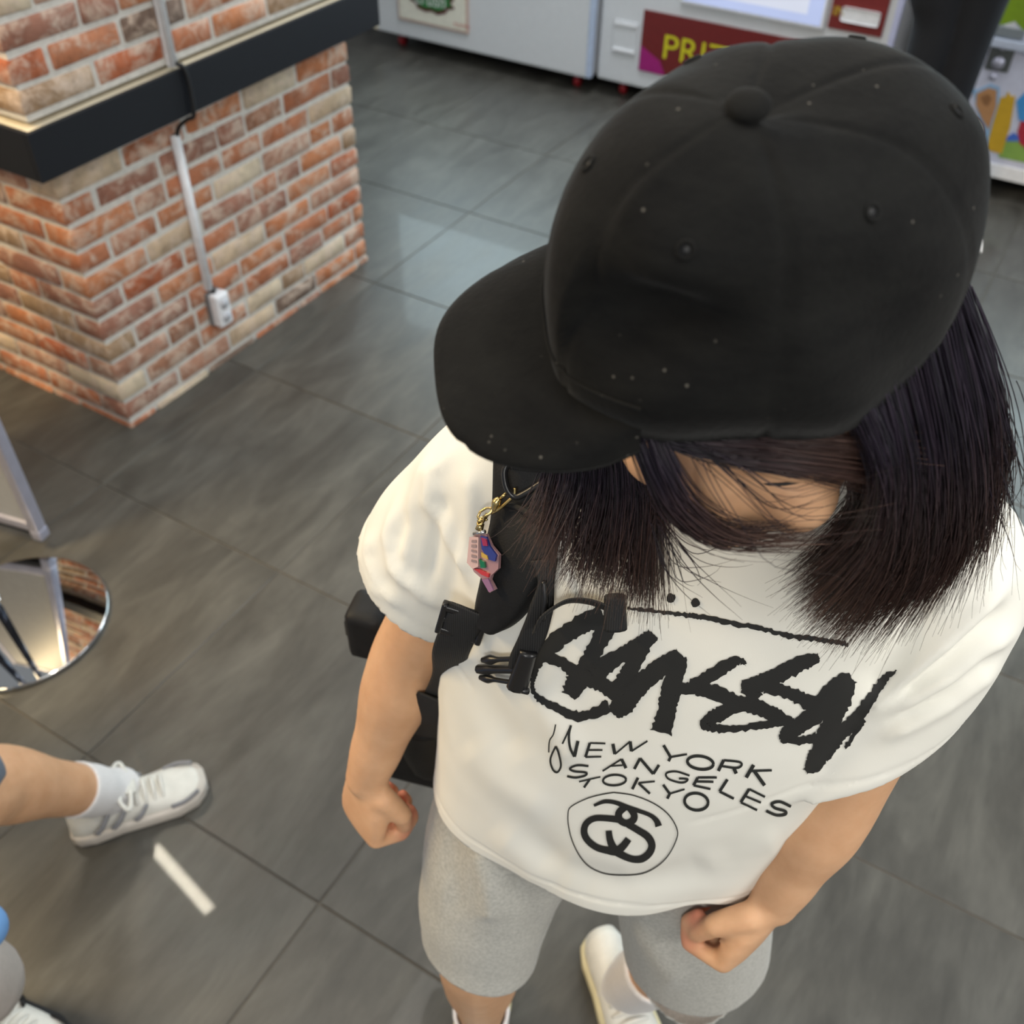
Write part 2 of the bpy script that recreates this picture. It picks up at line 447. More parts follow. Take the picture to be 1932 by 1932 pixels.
def vco(me):
    a = np.empty(len(me.vertices) * 3); me.vertices.foreach_get('co', a); return a.reshape(-1, 3)
def setco(me, a): me.vertices.foreach_set('co', a.ravel()); me.update()
def vno(me):
    a = np.empty(len(me.vertices) * 3); me.vertex_normals.foreach_get('vector', a); return a.reshape(-1, 3)
def attr(me, name, vals):
    at = me.attributes.new(name, 'FLOAT', 'POINT'); at.data.foreach_set('value', np.asarray(vals, dtype=np.float32))

# ---- skeleton -------------------------------------------------------
NECK = Vector((0.150, 0.555, 1.300))
PELV = Vector((0.112, 0.560, 0.860))
SHR = Vector((0.015, 0.595, 1.262)); SHL = Vector((0.312, 0.510, 1.255))
ELR = A(782, 1212, 0.605); WRR = A(692, 1466, 0.575)
ELL = A(1590, 1480, 0.465); WRL = A(1460, 1700, 0.440)
HPR = PELV - S_AX * 0.085 - Vector((0, 0, .03)); HPL = PELV + S_AX * 0.085 - Vector((0, 0, .03))
KNR = A(905, 1790, 0.520); ANR = A(908, 1915, 0.605)
KNL = A(1325, 1775, 0.545); ANL = FLR(1190, 1858, .09)
# head
PITCH = RX(21)
f0 = Vector((-0.45, -0.89, 0)).normalized(); HL = Vector((-f0.y, f0.x, 0)); HL = Vector((0.89, -0.45, 0)).normalized()
HF = f0 * math.cos(PITCH) - Z * math.sin(PITCH); HU = Z * math.cos(PITCH) + f0 * math.sin(PITCH)
HC = Vector((0.136, 0.448, 1.482))
def HP(l, f, u): return HC + HL * l + HF * f + HU * u
HAX = (HL, HF, HU)

body = MB()
# trunk and neck (covered by clothes)
rings(body, [(PELV + Z * z_ + S_AX * 0, S_AX, F_AX, a_, b_, c_) for z_, a_, b_, c_ in
             [(-.10, .10, .08, .09), (-.04, .155, .095, .11), (.06, .15, .09, .10), (.16, .125, .085, .085), (.26, .14, .095, .09)]]
      + [(NECK + Z * z_, S_AX, F_AX, a_, b_, c_) for z_, a_, b_, c_ in [(-.13, .155, .10, .09), (-.07, .16, .085, .085), (-.03, .14, .065, .07), (.0, .08, .055, .055)]])
limb(body, [NECK - Z * .04, NECK + Vector((-.005, -.02, .06)), HP(0, -.02, -.05)], [.058, .05, .052])
for sh, el, wr in ((SHR, ELR, WRR), (SHL, ELL, WRL)):
    limb(body, [sh, sh.lerp(el, .5), el, el.lerp(wr, .3), el.lerp(wr, .7), wr], [.05, .044, .037, .0385, .029, .0235])
limb(body, [HPR, HPR.lerp(KNR, .5), KNR, KNR.lerp(ANR, .35), KNR.lerp(ANR, .75), ANR], [.078, .068, .052, .053, .040, .034])
limb(body, [HPL, HPL.lerp(KNL, .5), KNL, KNL.lerp(ANL, .35), KNL.lerp(ANL, .75), ANL], [.078, .068, .052, .053, .040, .034])
# head
body.add(ball(HP(0, -.008, .022), 1, (.073, .092, .088), HAX, 28, 18))
body.add(ball(HP(0, .022, -.040), 1, (.062, .066, .070), HAX, 28, 18))
body.add(ball(HP(0, .052, -.088), 1, (.030, .030, .024), HAX))
for s_ in (-1, 1):
    body.add(ball(HP(.036 * s_, .060, -.035), 1, (.026, .024, .026), HAX))          # cheeks
    body.add(ball(HP(.030 * s_, .070, .010), 1, (.024, .012, .010), HAX))           # brow
    body.add(ball(HP(.074 * s_, -.010, -.015), 1, (.009, .020, .030), (HL, (HF + HL * .4 * s_).normalized(), HU)))   # ears
    body.add(ball(HP(.010 * s_, .084, -.032), 1, (.008, .010, .007), HAX))          # nostril wings
body.add(tube([HP(0, .078, .008), HP(0, .085, -.012), HP(0, .093, -.030)], [.008, .009, .011], 12, 8))
body.add(ball(HP(0, .093, -.030), .011))
body.add(ball(HP(0, .080, -.060), 1, (.021, .011, .0065), HAX))                      # upper lip
body.add(ball(HP(0, .078, -.070), 1, (.018, .011, .0070), HAX))                      # lower lip
# hands
def hand(mb, wrist, d, p, t, k=0.92, curl=(55, 80, 40), thumb_in=0.55, spread=1.0):
    d = d.normalized(); p = (p - d * p.dot(d)).normalized(); t = (t - d * t.dot(d) - p * t.dot(p)).normalized()
    def W(a, b, c): return wrist + (d * a + p * b + t * c) * k
    # palm as a loft of flattened rings
    rs = []
    for a, wd, th, off in ((-.012, .025, .021, 0), (.012, .028, .0195, .001), (.035, .035, .0185, .002), (.060, .0385, .0175, .001), (.080, .0385, .0150, 0), (.090, .034, .011, 0)):
        rs.append((W(a, 0, off), t, p, wd * k, th * k, th * k * .8))
    rings(mb, rs, 24, 2.6)
    tips = []
    for base, ln, r, extra in ((.029, (.041, .025, .020), .0092, 0), (.0095, (.045, .028, .021), .0095, 4), (-.0100, (.041, .026, .020), .0090, 8), (-.0275, (.033, .020, .017), .0080, 12)):
        q = W(.083 if base > -.02 else .076, 0, base * spread); dirv = d.copy(); ang = 0; pts = [q - dirv * .012 * k]; rr = [r * k * 1.05]
        pts.append(q); rr.append(r * k * 1.08)
        for j in range(3):
            ang += curl[j] + extra * .6
            dv = d * math.cos(RX(ang)) + p * math.sin(RX(ang))
            q = q + dv * (ln[j] * k); pts.append(q); rr.append(r * k * (.97, .88, .74)[j])
        for a_, b_, ra, rb in zip(pts[:-1], pts[1:], rr[:-1], rr[1:]):
            mb.add(tube([a_, b_], [ra, rb], 12)); mb.add(ball(b_, rb, seg=12, ring=8))
        tips.append(pts[-1])
    b0 = W(.014, .006, .024); b1 = W(.042, .020 + .010 * thumb_in, .040 - .004 * thumb_in); b2 = W(.070, .026 + .016 * thumb_in, .040 - .012 * thumb_in); b3 = W(.092, .030 + .020 * thumb_in, .036 - .018 * thumb_in)
    for a_, b_, ra, rb in ((b0, b1, .0155, .0125), (b1, b2, .0118, .0104), (b2, b3, .0106, .0082)):
        mb.add(tube([a_, b_], [ra * k, rb * k], 12)); mb.add(ball(a_, ra * k, seg=12, ring=8)); mb.add(ball(b_, rb * k, seg=12, ring=8))
    tips.append(b3)
    return tips
TIPS = hand(body, WRR, A(678, 1598, .56) - WRR, Vector((.78, .62, .0)), Vector((.62, -.78, .0)), .98, (68, 82, 45))
TIPS += hand(body, WRL, A(1358, 1838, .418) - WRL, Vector((-.72, .70, -.1)), Vector((-.70, -.72, .0)), 1.0, (68, 82, 45))
bme = remesh(body, 0.0032, 8, .5)
P = vco(bme)
lip = np.zeros(len(P)); red = np.zeros(len(P))
Q = (P - np.array(HC)); ql = Q @ np.array(HL); qf = Q @ np.array(HF); qu = Q @ np.array(HU)
lip = np.exp(-((ql / .019) ** 4) - (((qu + .065) / .0085) ** 4)) * (qf > .068)
for tp in TIPS:
    dd = np.linalg.norm(P - np.array(tp), axis=1); red = np.maximum(red, np.exp(-(dd / .016) ** 2))
attr(bme, 'lip', lip); attr(bme, 'red', red)
smooth(bme)
m = N('skin'); c = m.coord()
a1 = m.n('ShaderNodeAttribute'); a1.attribute_name = 'lip'; a2 = m.n('ShaderNodeAttribute'); a2.attribute_name = 'red'
sk1 = m.ramp(m.noise(c, 30, 4), [(.3, srgb(208, 160, 122)), (.7, srgb(221, 175, 137))])
sk2 = m.mix(a2.outputs['Fac'], sk1, srgb(222, 138, 112))
sk3 = m.mix(a1.outputs['Fac'], sk2, srgb(196, 96, 88))
m.l(sk3, m.b.inputs['Base Color'])
m.set(Roughness=.52, Subsurface_Weight=.12, Subsurface_Radius=(.012, .005, .003), Subsurface_Scale=1.0, Specular_IOR_Level=.35)
m.bump(m.noise(c, 400, 2), .05, .0006); MAT['skin'] = m.m
person = empty('person', Vector((.08, .62, 0)))
tag(person, 'person in black cap, white printed t-shirt and grey shorts looking down at the floor', 'person')
bo = link('body', bme, MAT['skin']); keep(bo, person)
# ---- clothes --------------------------------------------------------
def noise3(P, seed, freq):
    """cheap smooth pseudo-noise: sum of rotated sines"""
    r = np.random.RandomState(seed); o = np.zeros(len(P))
    for k in range(7):
        d = r.normal(size=3); d /= np.linalg.norm(d); o += np.sin(P @ d * freq * (0.6 + 0.9 * r.rand()) * 6.283 + r.rand() * 6.28)
    return o / 7 * 1.6
def seg_dist(P2, pts):
    """distance (px) of 2-D points to a polyline and the parameter 0..1 along it"""
    best = np.full(len(P2), 1e9); bt = np.zeros(len(P2)); pts = [np.array(p, float) for p in pts]; n = len(pts) - 1
    for i in range(n):
        a, b = pts[i], pts[i + 1]; ab = b - a
        t = np.clip(((P2 - a) @ ab) / (ab @ ab), 0, 1); q = a + t[:, None] * ab
        d = np.linalg.norm(P2 - q, axis=1); m_ = d < best
        best[m_] = d[m_]; bt[m_] = (i + t[m_]) / n
    return best, bt
def folds(me, lines, facing=True):
    """raise / sink soft cloth folds; lines: (pixel polyline, height m, half width px)"""
    P = vco(me); Nn = vno(me); pix = PROJ(P)
    view = (P - np.array(CAMP)); view /= np.linalg.norm(view, axis=1)[:, None]
    front = np.clip(-(view * Nn).sum(1) * 3 + .2, 0, 1)
    disp = np.zeros(len(P))
    for pts, h, wpx in lines:
        d, t = seg_dist(pix, pts)
        env = np.clip(np.minimum(t, 1 - t) * 5 + .15, 0, 1)
        disp += h * np.exp(-(d / wpx) ** 2) * env
    P = P + Nn * (disp * front)[:, None]; setco(me, P)
def cut(me, cuts):
    bm = bmesh.new(); bm.from_mesh(me)
    for co, no, reg in cuts:
        fs = [f for f in bm.faces if reg(f.calc_center_median())]
        geom = list({v for f in fs for v in f.verts}) + list({e for f in fs for e in f.edges}) + fs
        bmesh.ops.bisect_plane(bm, geom=geom, plane_co=co, plane_no=no, clear_outer=True, dist=1e-5)
    loose = [v for v in bm.verts if not v.link_faces]
    bmesh.ops.delete(bm, geom=loose, context='VERTS')
    bm.to_mesh(me); bm.free(); return me
def solid(o, th, off=-1):
    md = o.modifiers.new('thickness', 'SOLIDIFY'); md.thickness = th; md.offset = off; return o

# t-shirt
CFR = A(806, 1082, 0.612); CFL = A(1598, 1380, 0.475)      # cuff centres
shirt = MB()
def TR(z, hw, hf, hb, ds=0.0, df=0.0):
    c = PELV.lerp(NECK, (z - PELV.z) / (NECK.z - PELV.z)); c.z = z
    return (c + S_AX * ds + F_AX * df, S_AX, F_AX, hw, hf, hb)
rings(shirt, [TR(.70, .186, .115, .125), TR(.78, .186, .118, .125), TR(.84, .184, .124, .13), TR(.92, .186, .128, .13), TR(1.02, .192, .130, .125),
              TR(1.10, .196, .128, .12), TR(1.18, .195, .120, .115), TR(1.24, .185, .105, .105), TR(1.275, .165, .090, .095),
              TR(1.30, .125, .078, .082), TR(1.322, .088, .070, .074), TR(1.36, .076, .064, .068)], 44, 2.35, 60)
def sleeve(sh, cf, el, r0, r1, out, nc):
    d = (cf - sh).normalized()
    pts = [sh - d * .03 + out * -.05, sh + out * .008, sh.lerp(cf, .35) + out * .012, sh.lerp(cf, .7) + out * .008, cf]
    V, Fc = tube(pts, [r0 * .8, r0, r0 * 1.06, (r0 + r1) * .52, r1], 28, 40)
    for i in range(20, 41):                       # shear the end so that the cuff lies in its own plane
        k = ((i - 20) / 20.0) ** 1.5; dd = d
        for q in range(28):
            v = V[i * 28 + q]; mv = (cf - v).dot(nc) / dd.dot(nc) if i == 40 else ((cf + dd * (-(cf - sh).length * (40 - i) / 44.0)) - v).dot(nc) / dd.dot(nc)
            V[i * 28 + q] = v + dd * (mv * k)
    shirt.add((V, Fc)); shirt.add(ball(pts[0], r0 * .8))
dR = (CFR - SHR).normalized(); dL = (CFL - SHL).normalized()
dRc = (dR - S_AX * .05).normalized(); dLc = (dL + S_AX * .75 - F_AX * .35).normalized()
sleeve(SHR, CFR, ELR, .062, .073, -S_AX, dRc)
sleeve(SHL, CFL, ELL, .062, .062, S_AX, dLc)
sme = remesh(shirt, 0.0042, 14, .6)
HEMZ = 0.80
HEMN = Vector((0.0, 0.10, -1)).normalized(); HEMP = Vector((0.11, .55, .835))
P = vco(sme); pre = P.copy()
def near_axis(a, b, r):
    ab = b - a
    def g(p):
        t = (p - a).dot(ab) / ab.dot(ab); return .45 < t < 2.2 and (p - a - ab * t).length < r and p.z > a.z - .42
    return g
def recess(P, cf, nc, r, depth):
    q = P - np.array(cf); h = q @ np.array(nc); rad = np.linalg.norm(q - h[:, None] * np.array(nc), axis=1)
    k = np.clip((r * .96 - rad) / (r * .10), 0, 1); k = k * k * (3 - 2 * k)
    mk = (np.abs(h) < .012); return P - np.array(nc)[None] * (k * mk * depth)[:, None]
P = vco(sme); P = recess(P, CFR, dRc, .073, .03); P = recess(P, CFL, dLc, .062, .03); setco(sme, P)
cut(sme, [
          (HEMP, HEMN, lambda p: p.z < .93),
          (NECK + Z * .034 + F_AX * -.0, (Z + F_AX * .22).normalized(), lambda p: p.z > 1.27 and math.hypot(p.x - NECK.x, p.y - NECK.y) < .16)])
# soft random drape plus the folds of the photograph
P = vco(sme); Nn = vno(sme)
drape = .0026 * noise3(P * np.array([1, 1, .5]), 3, 4.0) + .0006 * noise3(P, 5, 12.0)
low = np.clip((1.0 - P[:, 2]) / .25, 0, 1)
ang = (P - np.array(PELV)) @ np.array(S_AX)
drape = drape + low * .007 * np.sin(ang * 34 + 1.2)
setco(sme, P + Nn * drape[:, None])
folds(sme, [
    # right sleeve
    ([(860, 840), (820, 895), (812, 950), (845, 1010), (885, 1060), (895, 1110)], .0075, 13), ([(815, 850), (785, 940), (765, 1030), (758, 1110)], .006, 14),
    ([(760, 930), (735, 1010), (745, 1070), (800, 1120), (860, 1150)], .007, 13), ([(885, 880), (890, 980), (880, 1080)], .005, 16),
    ([(838, 930), (822, 1020), (806, 1110)], -.006, 16), ([(705, 1000), (692, 1050), (712, 1110), (770, 1150)], .005, 13), ([(775, 960), (752, 1040), (772, 1100)], -.005, 13),
    # left sleeve
    ([(1910, 1090), (1810, 1190), (1690, 1300), (1620, 1350)], .007, 17), ([(1920, 1180), (1800, 1275), (1670, 1350)], .007, 16), ([(1890, 1250), (1780, 1330), (1660, 1395)], .006, 16),
    ([(1900, 1140), (1800, 1235), (1680, 1325)], -.007, 15), ([(1890, 1218), (1790, 1302), (1670, 1372)], -.006, 15), ([(1760, 1110), (1690, 1220), (1620, 1310)], -.005, 34),
    # belly and hem
    ([(980, 1560), (1060, 1650), (1180, 1680), (1330, 1640), (1480, 1570)], -.008, 30), ([(930, 1560), (1010, 1640), (1110, 1680)], .005, 26),
    ([(1310, 1640), (1400, 1610), (1480, 1580)], .006, 24), ([(880, 1240), (920, 1330), (980, 1440)], -.005, 34), ([(1010, 1300), (1050, 1370), (1090, 1440)], .005, 30),
    ([(880, 1400), (940, 1470), (1040, 1540)], .004, 30),
])
P = vco(sme)
P[:, 2] += np.clip((.93 - P[:, 2]) / .10, 0, 1) * .014 * np.exp(-(((P - np.array(PELV)) @ np.array(S_AX) - .105) / .030) ** 2) * ((P - np.array(PELV)) @ np.array(F_AX) > 0)
setco(sme, P)
# hem and cuff seams
def seam(P, Nn, co, no, w0, depth, reg):
    d = -((P - np.array(co)) @ np.array(no)); mk = np.array([reg(Vector(p)) for p in P]) if reg else np.ones(len(P), bool)
    g = np.exp(-((d - w0) / .0022) ** 2) * depth; g[~mk] = 0; return P - Nn * g[:, None]
Nn = vno(sme)
P = seam(P, Nn, CFR, dRc, .020, .0016, near_axis(SHR, CFR, .12)); P = seam(P, Nn, CFL, dLc, .020, .0016, near_axis(SHL, CFL, .12)); P = seam(P, Nn, HEMP, HEMN, .022, .0018, lambda p: p.z < .95)
setco(sme, P)
smooth(sme)
m = N('white_cotton'); c = m.coord()
m.l(m.ramp(m.noise(c, 7, 3), [(.3, srgb(232, 230, 220)), (.7, srgb(240, 238, 229))]), m.b.inputs['Base Color'])
m.set(Roughness=.9, Specular_IOR_Level=.15, Sheen_Weight=.15, Sheen_Roughness=.6)
m.bump(m.noise(c, 900, 2), .12, .0006); MAT['cotton'] = m.m
tee = link('t_shirt', sme, MAT['cotton']); keep(tee, person); tee['label'] = 'white cotton t-shirt with large black lettering'
solid(tee, .0016)

# shorts
shorts = MB()
HMR = A(912, 1762, 0.525); HML = A(1312, 1782, 0.535)
rings(shorts, [(PELV + Z * z_, S_AX, F_AX, a_, b_, c_) for z_, a_, b_, c_ in [(-.13, .10, .08, .09), (-.07, .165, .10, .115), (.0, .170, .105, .12), (.08, .160, .10, .11), (.10, .155, .095, .105)]], 36)
limb(shorts, [HPR + Z * .02, HPR.lerp(HMR, .35) - S_AX * .01, HPR.lerp(HMR, .7) - S_AX * .008, HMR, HMR + (HMR - HPR) * .15], [.092, .092, .084, .076, .074], 30, 24)
limb(shorts, [HPL + Z * .02, HPL.lerp(HML, .35), HPL.lerp(HML, .7), HML, HML + (HML - HPL) * .15], [.090, .092, .092, .092, .091], 30, 24)
ome = remesh(shorts, .0045, 10, .6)
hnR = ((HMR - HPR).normalized() * .6 + Vector((0, 0, -1)) * .6 + Vector((-.1, .1, 0))).normalized(); hnL = ((HML - HPL).normalized() * .6 + Vector((.0, .0, -1)) * .6).normalized()
cut(ome, [(HMR, hnR, near_axis(HPR, HMR, .13)), (HML, hnL, near_axis(HPL, HML, .13))])
P = vco(ome); Nn = vno(ome)
setco(ome, P + Nn * (.004 * noise3(P * np.array([1, 1, .5]), 11, 6.0))[:, None])
folds(ome, [([(900, 1580), (925, 1680), (930, 1740)], .008, 22), ([(960, 1650), (1000, 1720), (1020, 1770)], -.006, 22), ([(860, 1540), (850, 1640), (870, 1740)], -.005, 22),
            ([(1200, 1730), (1240, 1800), (1290, 1860)], .006, 22), ([(1300, 1700), (1340, 1790)], -.005, 25)])
smooth(ome)
m = N('grey_jersey'); c = m.coord()
m.l(m.ramp(m.noise(c, 260, 3), [(.3, srgb(164, 163, 157)), (.7, srgb(190, 189, 182))]), m.b.inputs['Base Color'])
m.set(Roughness=.95, Specular_IOR_Level=.1, Sheen_Weight=.2)
m.bump(m.noise(c, 700, 2), .2, .0008); MAT['jersey'] = m.m
sho = link('shorts', ome, MAT['jersey']); keep(sho, person); sho['label'] = 'loose light grey jersey shorts'; solid(sho, .0016)

# socks and shoes of the foreground person
MAT['sock'] = plain('white_sock', srgb(232, 230, 230), .95, bumpy=.3, nscale=300)
MAT['shoe_white'] = plain('white_shoe_leather', srgb(226, 224, 216), .55)
MAT['sole'] = plain('cream_rubber_sole', srgb(214, 204, 166), .6)
MAT['shoe_grey'] = plain('grey_suede', srgb(150, 150, 154), .8)
def shoe(parent, heel, toe, ankle, L=.262, wd=.047, name='sneaker', mats=('shoe_white', 'sole', 'shoe_grey'), label='white sneaker'):
    """heel, toe: floor points; builds upper, sole, laces, tongue"""
    f = (toe - heel); f.z = 0; L = f.length; f.normalize(); s = Vector((-f.y, f.x, 0))
    prof = [(0, .55, .0), (.04, .78, .0), (.15, .92, 0), (.35, .90, .0), (.55, 1.0, 0), (.75, 1.08, 0), (.9, .9, 0), (.97, .62, 0), (1.0, .30, 0)]
    so = MB(); V = []; Fc = []; seg = len(prof)
    for (z, g) in ((0, .96), (.006, 1.02), (.024, 1.03), (.030, .98)):
        for t, wv, _ in prof: V.append(heel + f * (L * t) + s * (wd * wv * g) + Z * (z + (.006 if t > .9 else 0)))
        for t, wv, _ in reversed(prof): V.append(heel + f * (L * t) - s * (wd * wv * g) + Z * (z + (.006 if t > .9 else 0)))
    k = 2 * seg
    for i in range(3):
        for j in range(k): Fc.append((i * k + j, (i + 1) * k + j, (i + 1) * k + (j + 1) % k, i * k + (j + 1) % k))
    Fc.append(tuple(range(k))); Fc.append(tuple(range(4 * k - 1, 3 * k - 1, -1)))
    sh = from_py(name, *upper_shoe(heel, f, s, L, wd), MAT[mats[0]], parent); sh['label'] = label
    o = from_py('sole', V, Fc, MAT[mats[1]], sh)
    return sh, f, s, L
def upper_shoe(h, f, s, L, wd):
    mb = MB(); rs = []
    for t, wv, zt in ((.02, .62, .075), (.10, .80, .082), (.22, .84, .080), (.36, .82, .082), (.50, .88, .070), (.64, .95, .055), (.78, .98, .046), (.90, .80, .040), (.97, .5, .032), (.99, .25, .026)):
        rs.append((h + f * (L * t) + Z * .026, s, Z, wd * wv * .97, zt - .026, .002))
    rings(mb, rs, 24, 2.3); return mb.v, mb.f
def laces(sh, h, f, s, L, wd, mat):
    for i, t in enumerate((.44, .50, .56, .62, .68)):
        zt = (.080, .074, .067, .060, .055)[i]; w_ = wd * .62
        V, Fc = tube([h + f * (L * t) + s * w_ + Z * (zt - .016), h + f * (L * (t + .01)) + s * w_ * .4 + Z * (zt + .002), h + f * (L * (t + .01)) - s * w_ * .4 + Z * (zt + .002), h + f * (L * t) - s * w_ + Z * (zt - .016)], .0042, 8, 12)
        from_py('lace', V, Fc, mat, sh)
def sock(parent, an, up, r0, r1, ln, top=0):
    V, Fc = tube([an - up * .05, an, an + up * ln * .5, an + up * ln], [r0 * 1.1, r0, r1 * .97, r1], 24, 16, cap=False)
    o = from_py('sock', V, Fc, MAT['sock'], parent); solid(o, .003, 1)
    mb = MB(); 
    pts = [an + up * ln + (up.orthogonal().normalized() * math.cos(a) + up.cross(up.orthogonal().normalized()) * math.sin(a)) * r1 for a in [2 * math.pi * k / 24 for k in range(25)]]
    V, Fc = tube(pts, .0035, 8, cap=False); from_py('cuff', V, Fc, MAT['sock'], o)
    return o
hR = FLR(925, 1890, .0) + Vector((0, .035, 0)); sR, f_, s_, L_ = shoe(person, hR, hR + Vector((-.05, -.255, 0)), ANR, label='white sneaker with cream sole on the right foot')
laces(sR, hR, f_, s_, L_, .047, MAT['shoe_white'])
hL = FLR(1128, 1776, .01); sL, f_, s_, L_ = shoe(person, hL, hL + Vector((.075, -.245, 0)), ANL, label='white sneaker with cream sole on the left foot')
laces(sL, hL, f_, s_, L_, .047, MAT['shoe_white'])
upR = (KNR - ANR).normalized(); upL = (KNL - ANL).normalized()
sock(person, ANR - upR * .02, upR, .040, .043, .055); sock(person, ANL - upL * .01, upL, .041, .048, .20)
# ---- cap ------------------------------------------------------------
def eul(yaw, pit, rol):
    return Matrix.Rotation(yaw, 3, 'Z') @ Matrix.Rotation(pit, 3, 'Y') @ Matrix.Rotation(rol, 3, 'X')
CM = eul(RX(212.0), RX(14.0), RX(-11.5)); CO = DP(1432, 526, 0.484)
CA, CB, CH = .114, .084, .113
def capw(l): return CO + CM @ Vector(l)
def crown_pt(az, t, grow=0.0):
    """az from the front towards the wearer's left, t 0 rim .. 1 top; soft six-panel crown"""
    el = t * math.pi / 2; n_ = 2.45 + .35 * max(0, math.cos(az + .5))
    r = max(0.0, math.cos(el)) ** (2 / n_); z = math.sin(el) ** (2 / n_)
    fr = 0.5 + 0.5 * math.cos(az)
    a = CA + grow; b = CB + grow
    x = a * r * math.cos(az); y = b * r * math.sin(az)
    h = (CH + grow) * (1 - .10 * (1 - fr) * (1 - t * .3))
    zz = h * z
    zz += ((.016) * math.exp(-((az - .75) / .75) ** 2) - .016 * math.exp(-((az - 1.75) / .6) ** 2)) * (1 - t) ** 2
    x += .026 * t ** 3                                   # crown leans back
    # hollow of the soft front panels just above the visor
    dent = .024 * math.exp(-((az - .42) / .42) ** 2 - ((t - .24) / .13) ** 2) + .004 * math.exp(-((az - 1.0) / .5) ** 2 - ((t - .36) / .12) ** 2) - .003 * math.exp(-((az - .6) / .6) ** 2 - ((t - .07) / .07) ** 2) + .006 * math.exp(-((az + .5) / .3) ** 2 - ((t - .3) / .15) ** 2)
    k = 1 - dent / max(.03, math.hypot(x, y))
    x *= k; y *= k
    # panel seams
    s = abs(((az / (math.pi / 3)) % 1.0)); s = min(s, 1 - s) * (math.pi / 3)
    g = math.exp(-(s * r / .022) ** 2) * .0012 * min(1, (1 - t) * 6)
    w_ = .0022 * math.sin(az * 4 + t * 6) * math.sin(t * 5 + az * 2 + 1) + .0012 * math.sin(az * 9 + 2 + t * 5) * (1 - t) + .0035 * math.exp(-((az + .12 - t * .25) / .14) ** 2) * math.exp(-((t - .72) / .18) ** 2)
    q = math.hypot(x, y)
    if q > 1e-5: x *= 1 - (g - w_) / max(q, .02); y *= 1 - (g - w_) / max(q, .02)
    return Vector((x, y, zz - g * t))
NA, NT = 144, 40
V = []; Fc = []
for j in range(NT + 1):
    t = j / NT
    for i in range(NA):
        az = 2 * math.pi * i / NA
        l = crown_pt(az, t * .995)
        if False:
            pass
        if t == 0: l.z -= .012
        V.append(capw(l))
for j in range(NT):
    for i in range(NA):
        az = 2 * math.pi * (i + .5) / NA; t = (j + .5) / NT
        da = abs(az - math.pi)
        if (da / .50) ** 2 + (t / .26) ** 2 < 1 and t > .045: continue
        i2 = (i + 1) % NA
        Fc.append((j * NA + i, j * NA + i2, (j + 1) * NA + i2, (j + 1) * NA + i))
Fc.append(tuple(NT * NA + i for i in range(NA)))
m = N('black_cotton_twill'); c = m.coord('Object', (1, 1, 1))
n1 = m.noise(m.coord('Object', (1, 1, 2.5)), 16, 6, .7); n2 = m.noise(c, 260, 3)
vo = m.n('ShaderNodeTexVoronoi'); vo.inputs['Scale'].default_value = 95; m.l(c, vo.inputs['Vector'])
n3 = m.noise(c, 33, 2)
speck = m.ramp(vo.outputs['Distance'], [(.045, (1,) * 3), (.085, (0,) * 3)])
gate = m.ramp(n3, [(.47, (0,) * 3), (.56, (.6,) * 3)])
base = m.ramp(n1, [(.3, srgb(12, 12, 13)), (.7, srgb(27, 27, 26))])
lint = m.mix(1.0, speck, gate, 'MULTIPLY')
m.l(m.mix(lint, base, srgb(120, 116, 108)), m.b.inputs['Base Color'])
m.set(Roughness=.88, Specular_IOR_Level=.12, Sheen_Weight=.03, Sheen_Roughness=.5)
m.bump(n2, .35, .0012); MAT['twill'] = m.m
cap = from_py('cap', V, Fc, MAT['twill'], person); cap['label'] = 'faded black cotton baseball cap worn sideways'
solid(cap, .0022)
# button
bt = crown_pt(0, .999); bp = capw(Vector((bt.x - .002, .001, bt.z + .0012)))
BTN = A(1404, 183, .405)
def cap_normal(az, t):
    p = crown_pt(az, t); a = crown_pt(az + .03, t) - crown_pt(az - .03, t); b = crown_pt(az, min(1, t + .02)) - crown_pt(az, t - .02)
    return (CM @ a.cross(b)).normalized()
V, Fc = ball(bp, 1, (.0090, .0090, .0042), (CM @ X, CM @ Yv, CM @ Z), 24, 12)
from_py('button', V, Fc, MAT['twill'], cap)
# eyelets
for k in range(6):
    az = math.pi / 6 + k * math.pi / 3; t = .55 + (.04 if k in (1, 4) else 0)
    p = capw(crown_pt(az, t)); nn = cap_normal(az, t)
    u_ = nn.orthogonal().normalized(); v_ = nn.cross(u_)
    pts = [p + (u_ * math.cos(a) + v_ * math.sin(a)) * .0031 for a in [2 * math.pi * q / 20 for q in range(21)]]
    V, Fc = tube(pts, .0011, 8, cap=False); e = from_py('eyelet', V, Fc, MAT['twill'], cap)
    V, Fc = tube([p - nn * .0004, p + nn * .0003], .0022, 14); from_py('eyelet_hole', V, Fc, MAT['black_rubber'], cap)
